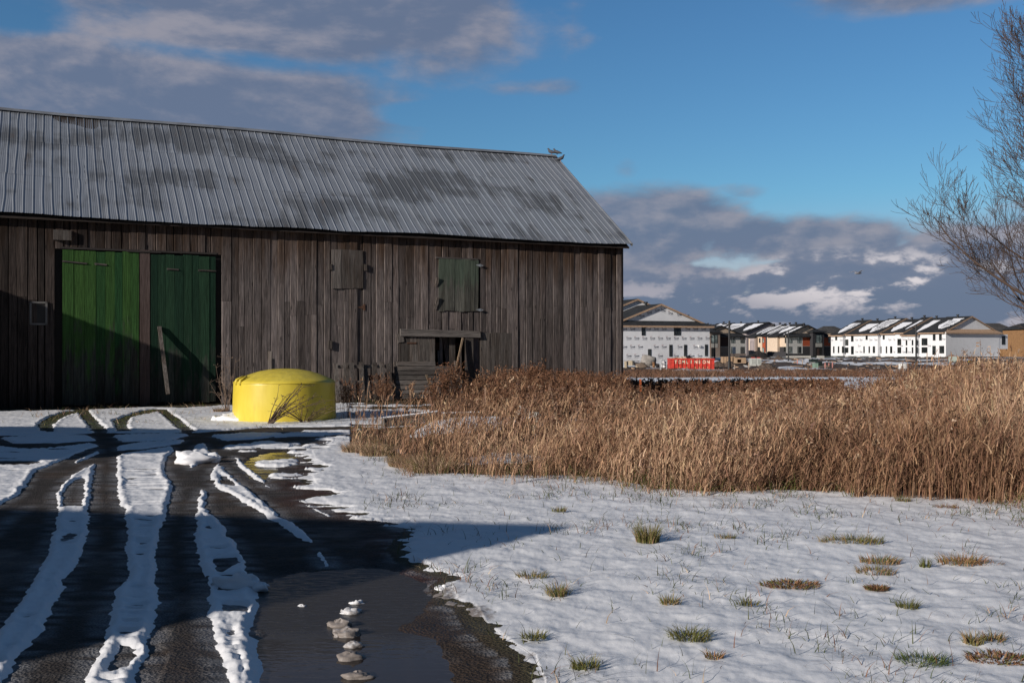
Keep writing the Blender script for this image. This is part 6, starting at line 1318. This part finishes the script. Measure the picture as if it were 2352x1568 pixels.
# ------------------------------------------------------------------ bare tree at the right edge
def bare_tree(label, base, seed, ctr, rad, nl):
    rs = random.Random(seed); t = thing('bare_tree', label, 'tree', base); V = []; Q = []; S3 = [(math.cos(a), math.sin(a)) for a in (0, 2.094, 4.189)]
    ctr = Vector(ctr); rad = Vector(rad); cnt = [0]
    def tube(pts, rads, ns=3):
        dirs = [(math.cos(2 * math.pi * k / ns), math.sin(2 * math.pi * k / ns)) for k in range(ns)]; prev = None
        for i, p in enumerate(pts):
            d = (pts[min(i + 1, len(pts) - 1)] - pts[max(i - 1, 0)]); d.normalize(); x = d.cross(Vector((.3, .2, 1)));  x.normalize(); y = d.cross(x); b = len(V)
            for c_, s_ in dirs: q_ = p + (x * c_ + y * s_) * rads[i]; V.append((q_.x, q_.y, q_.z))
            if prev is not None:
                for k in range(ns): Q.append((prev + k, prev + (k + 1) % ns, b + (k + 1) % ns, b + k))
            prev = b
    def grow(p, d, L, r, lev):
        n = (8, 7, 6, 4)[lev]; pts = [p.copy()]; q_ = p.copy(); dd = d.normalized(); rads = [r]
        for i in range(n):
            dd = (dd + Vector((rs.gauss(0, .09), rs.gauss(0, .09), rs.gauss(0, .06) + (.11 if lev else .06)))).normalized(); q_ = q_ + dd * L / n; pts.append(q_.copy()); rads.append(max(.0045, r * (1 - .85 * (i + 1) / n)))
        tube(pts, rads, 6 if lev == 0 else 3)
        if lev == 3: return
        m = (11, 8, 5)[lev]
        for k in range(m):
            f = rs.uniform(.16, .98); i = min(n - 1, int(f * n)); p0 = pts[i].lerp(pts[i + 1], f * n - i); ax = (pts[i + 1] - pts[i]).normalized()
            o_ = ax.cross(Vector((rs.gauss(0, 1), rs.gauss(0, 1), rs.gauss(0, 1)))).normalized(); ang = rs.uniform(.4, .95); nd = ax * math.cos(ang) + o_ * math.sin(ang)
            l = L * (rs.uniform(.38, .62) if lev < 2 else rs.uniform(.4, .65)) * (1.15 - .55 * f)
            grow(p0, nd, l, max(.003, rads[i] * .5), lev + 1)
    tv = len(V)
    tube([Vector((0, 0, -.2)), Vector((.05, 0, 1.2)), Vector((0, .05, 2.6)), Vector((.1, 0, 4.4)), Vector((.05, 0, 6.5)), Vector((.2, .1, 8.6))], [.26, .21, .18, .13, .08, .02], 9)
    trunk = raw_mesh('trunk', V, Q, M_bark, None, t); V.clear(); Q.clear()
    for i in range(nl):
        h = .9 + 5.6 * (i / nl) ** .9; a = i * 2.4 + rs.uniform(-.4, .4); 
        elv = rs.uniform(.15, .55) + .6 * (h - .9) / 5.6; d = Vector((math.cos(a) * math.cos(elv), math.sin(a) * math.cos(elv), math.sin(elv)))
        L = (4.9 - 1.4 * (h - .9) / 5.6) * rs.uniform(.8, 1.12); grow(Vector((.05, 0, h)), d, L, .065 - .004 * (h), 0)
    raw_mesh('crown', V, Q, M_bark, None, t)
bare_tree('bare leafless tree reaching in from the right edge over the white houses', (14.6, 24.2, gzs(14.3, 24.2)), 5, (0, 0, 5), (4, 4, 4.4), 40)

# ------------------------------------------------------------------ birds
def pigeon(label, x, y, z, rz, s=1.0, lean=0):
    t = thing('pigeon', label, 'bird', (x, y, z), rz, 'pigeons on the barn roof'); m = simple('pigeon_grey', (.06, .06, .07), .7); mb = MB()
    mb.tube([(-.20 * s, 0, .05 * s), (-.10 * s, 0, .085 * s), (0, 0, .11 * s), (.07 * s, 0, .14 * s), (.10 * s, 0, .19 * s), (.115 * s, 0, .225 * s), (.14 * s, 0, .235 * s), (.155 * s, 0, .23 * s)], [.012 * s, .04 * s, .065 * s, .058 * s, .034 * s, .030 * s, .024 * s, .008 * s], 10); mb.build('body', m, t, smooth=True)
    mb = MB(); mb.tube([(.155 * s, 0, .23 * s), (.18 * s, 0, .222 * s)], [.008 * s, .003 * s], 5); mb.build('beak', M_black, t); mb = MB()
    for k in (-1, 1): mb.tube([(.0, .02 * k, .06 * s), (.01, .02 * k, 0)], .005, 4)
    mb.build('leg', M_pink, t)
a = bworld(.15, RY - .02, 0)
pigeon('left pigeon perched on the end of the barn ridge', a[0] - .16, a[1] - .05, RIDGE_Z + .17, R(160), 1.1)
pigeon('right pigeon perched on the very tip of the barn ridge', a[0] + .06, a[1], RIDGE_Z + .17, R(150), 1.1)
b = bworld(.16, RY - .42, 0); pigeon('pigeon just below the other two on the roof edge', b[0], b[1], RIDGE_Z - .14, R(-10), 1.05)
D_ = 60; t = thing('gull', 'small gull gliding in front of the clouds at right', 'bird', on(1971, 628, D_), R(20)); mb = MB(); mb.tube([(-.28, 0, 0), (-.1, 0, .01), (.08, 0, .02), (.2, 0, .03), (.26, 0, .02)], [.02, .06, .07, .045, .01], 8); mb.build('body', simple('gull_grey', (.25, .25, .27), .7), t, smooth=True)
for sg in (-1, 1): mb = MB(); mb.hexa([(-.06, .03 * sg, .04), (.08, .03 * sg, .04), (.06, .32 * sg, .15), (-.05, .32 * sg, .15), (-.06, .03 * sg, .055), (.08, .03 * sg, .055), (.06, .32 * sg, .165), (-.05, .32 * sg, .165)]); mb.hexa([(-.05, .32 * sg, .15), (.06, .32 * sg, .15), (-.1, .66 * sg, .10), (-.13, .66 * sg, .10), (-.05, .32 * sg, .165), (.06, .32 * sg, .165), (-.1, .66 * sg, .11), (-.13, .66 * sg, .11)]); mb.build('wing', MAT['gull_grey'], t)
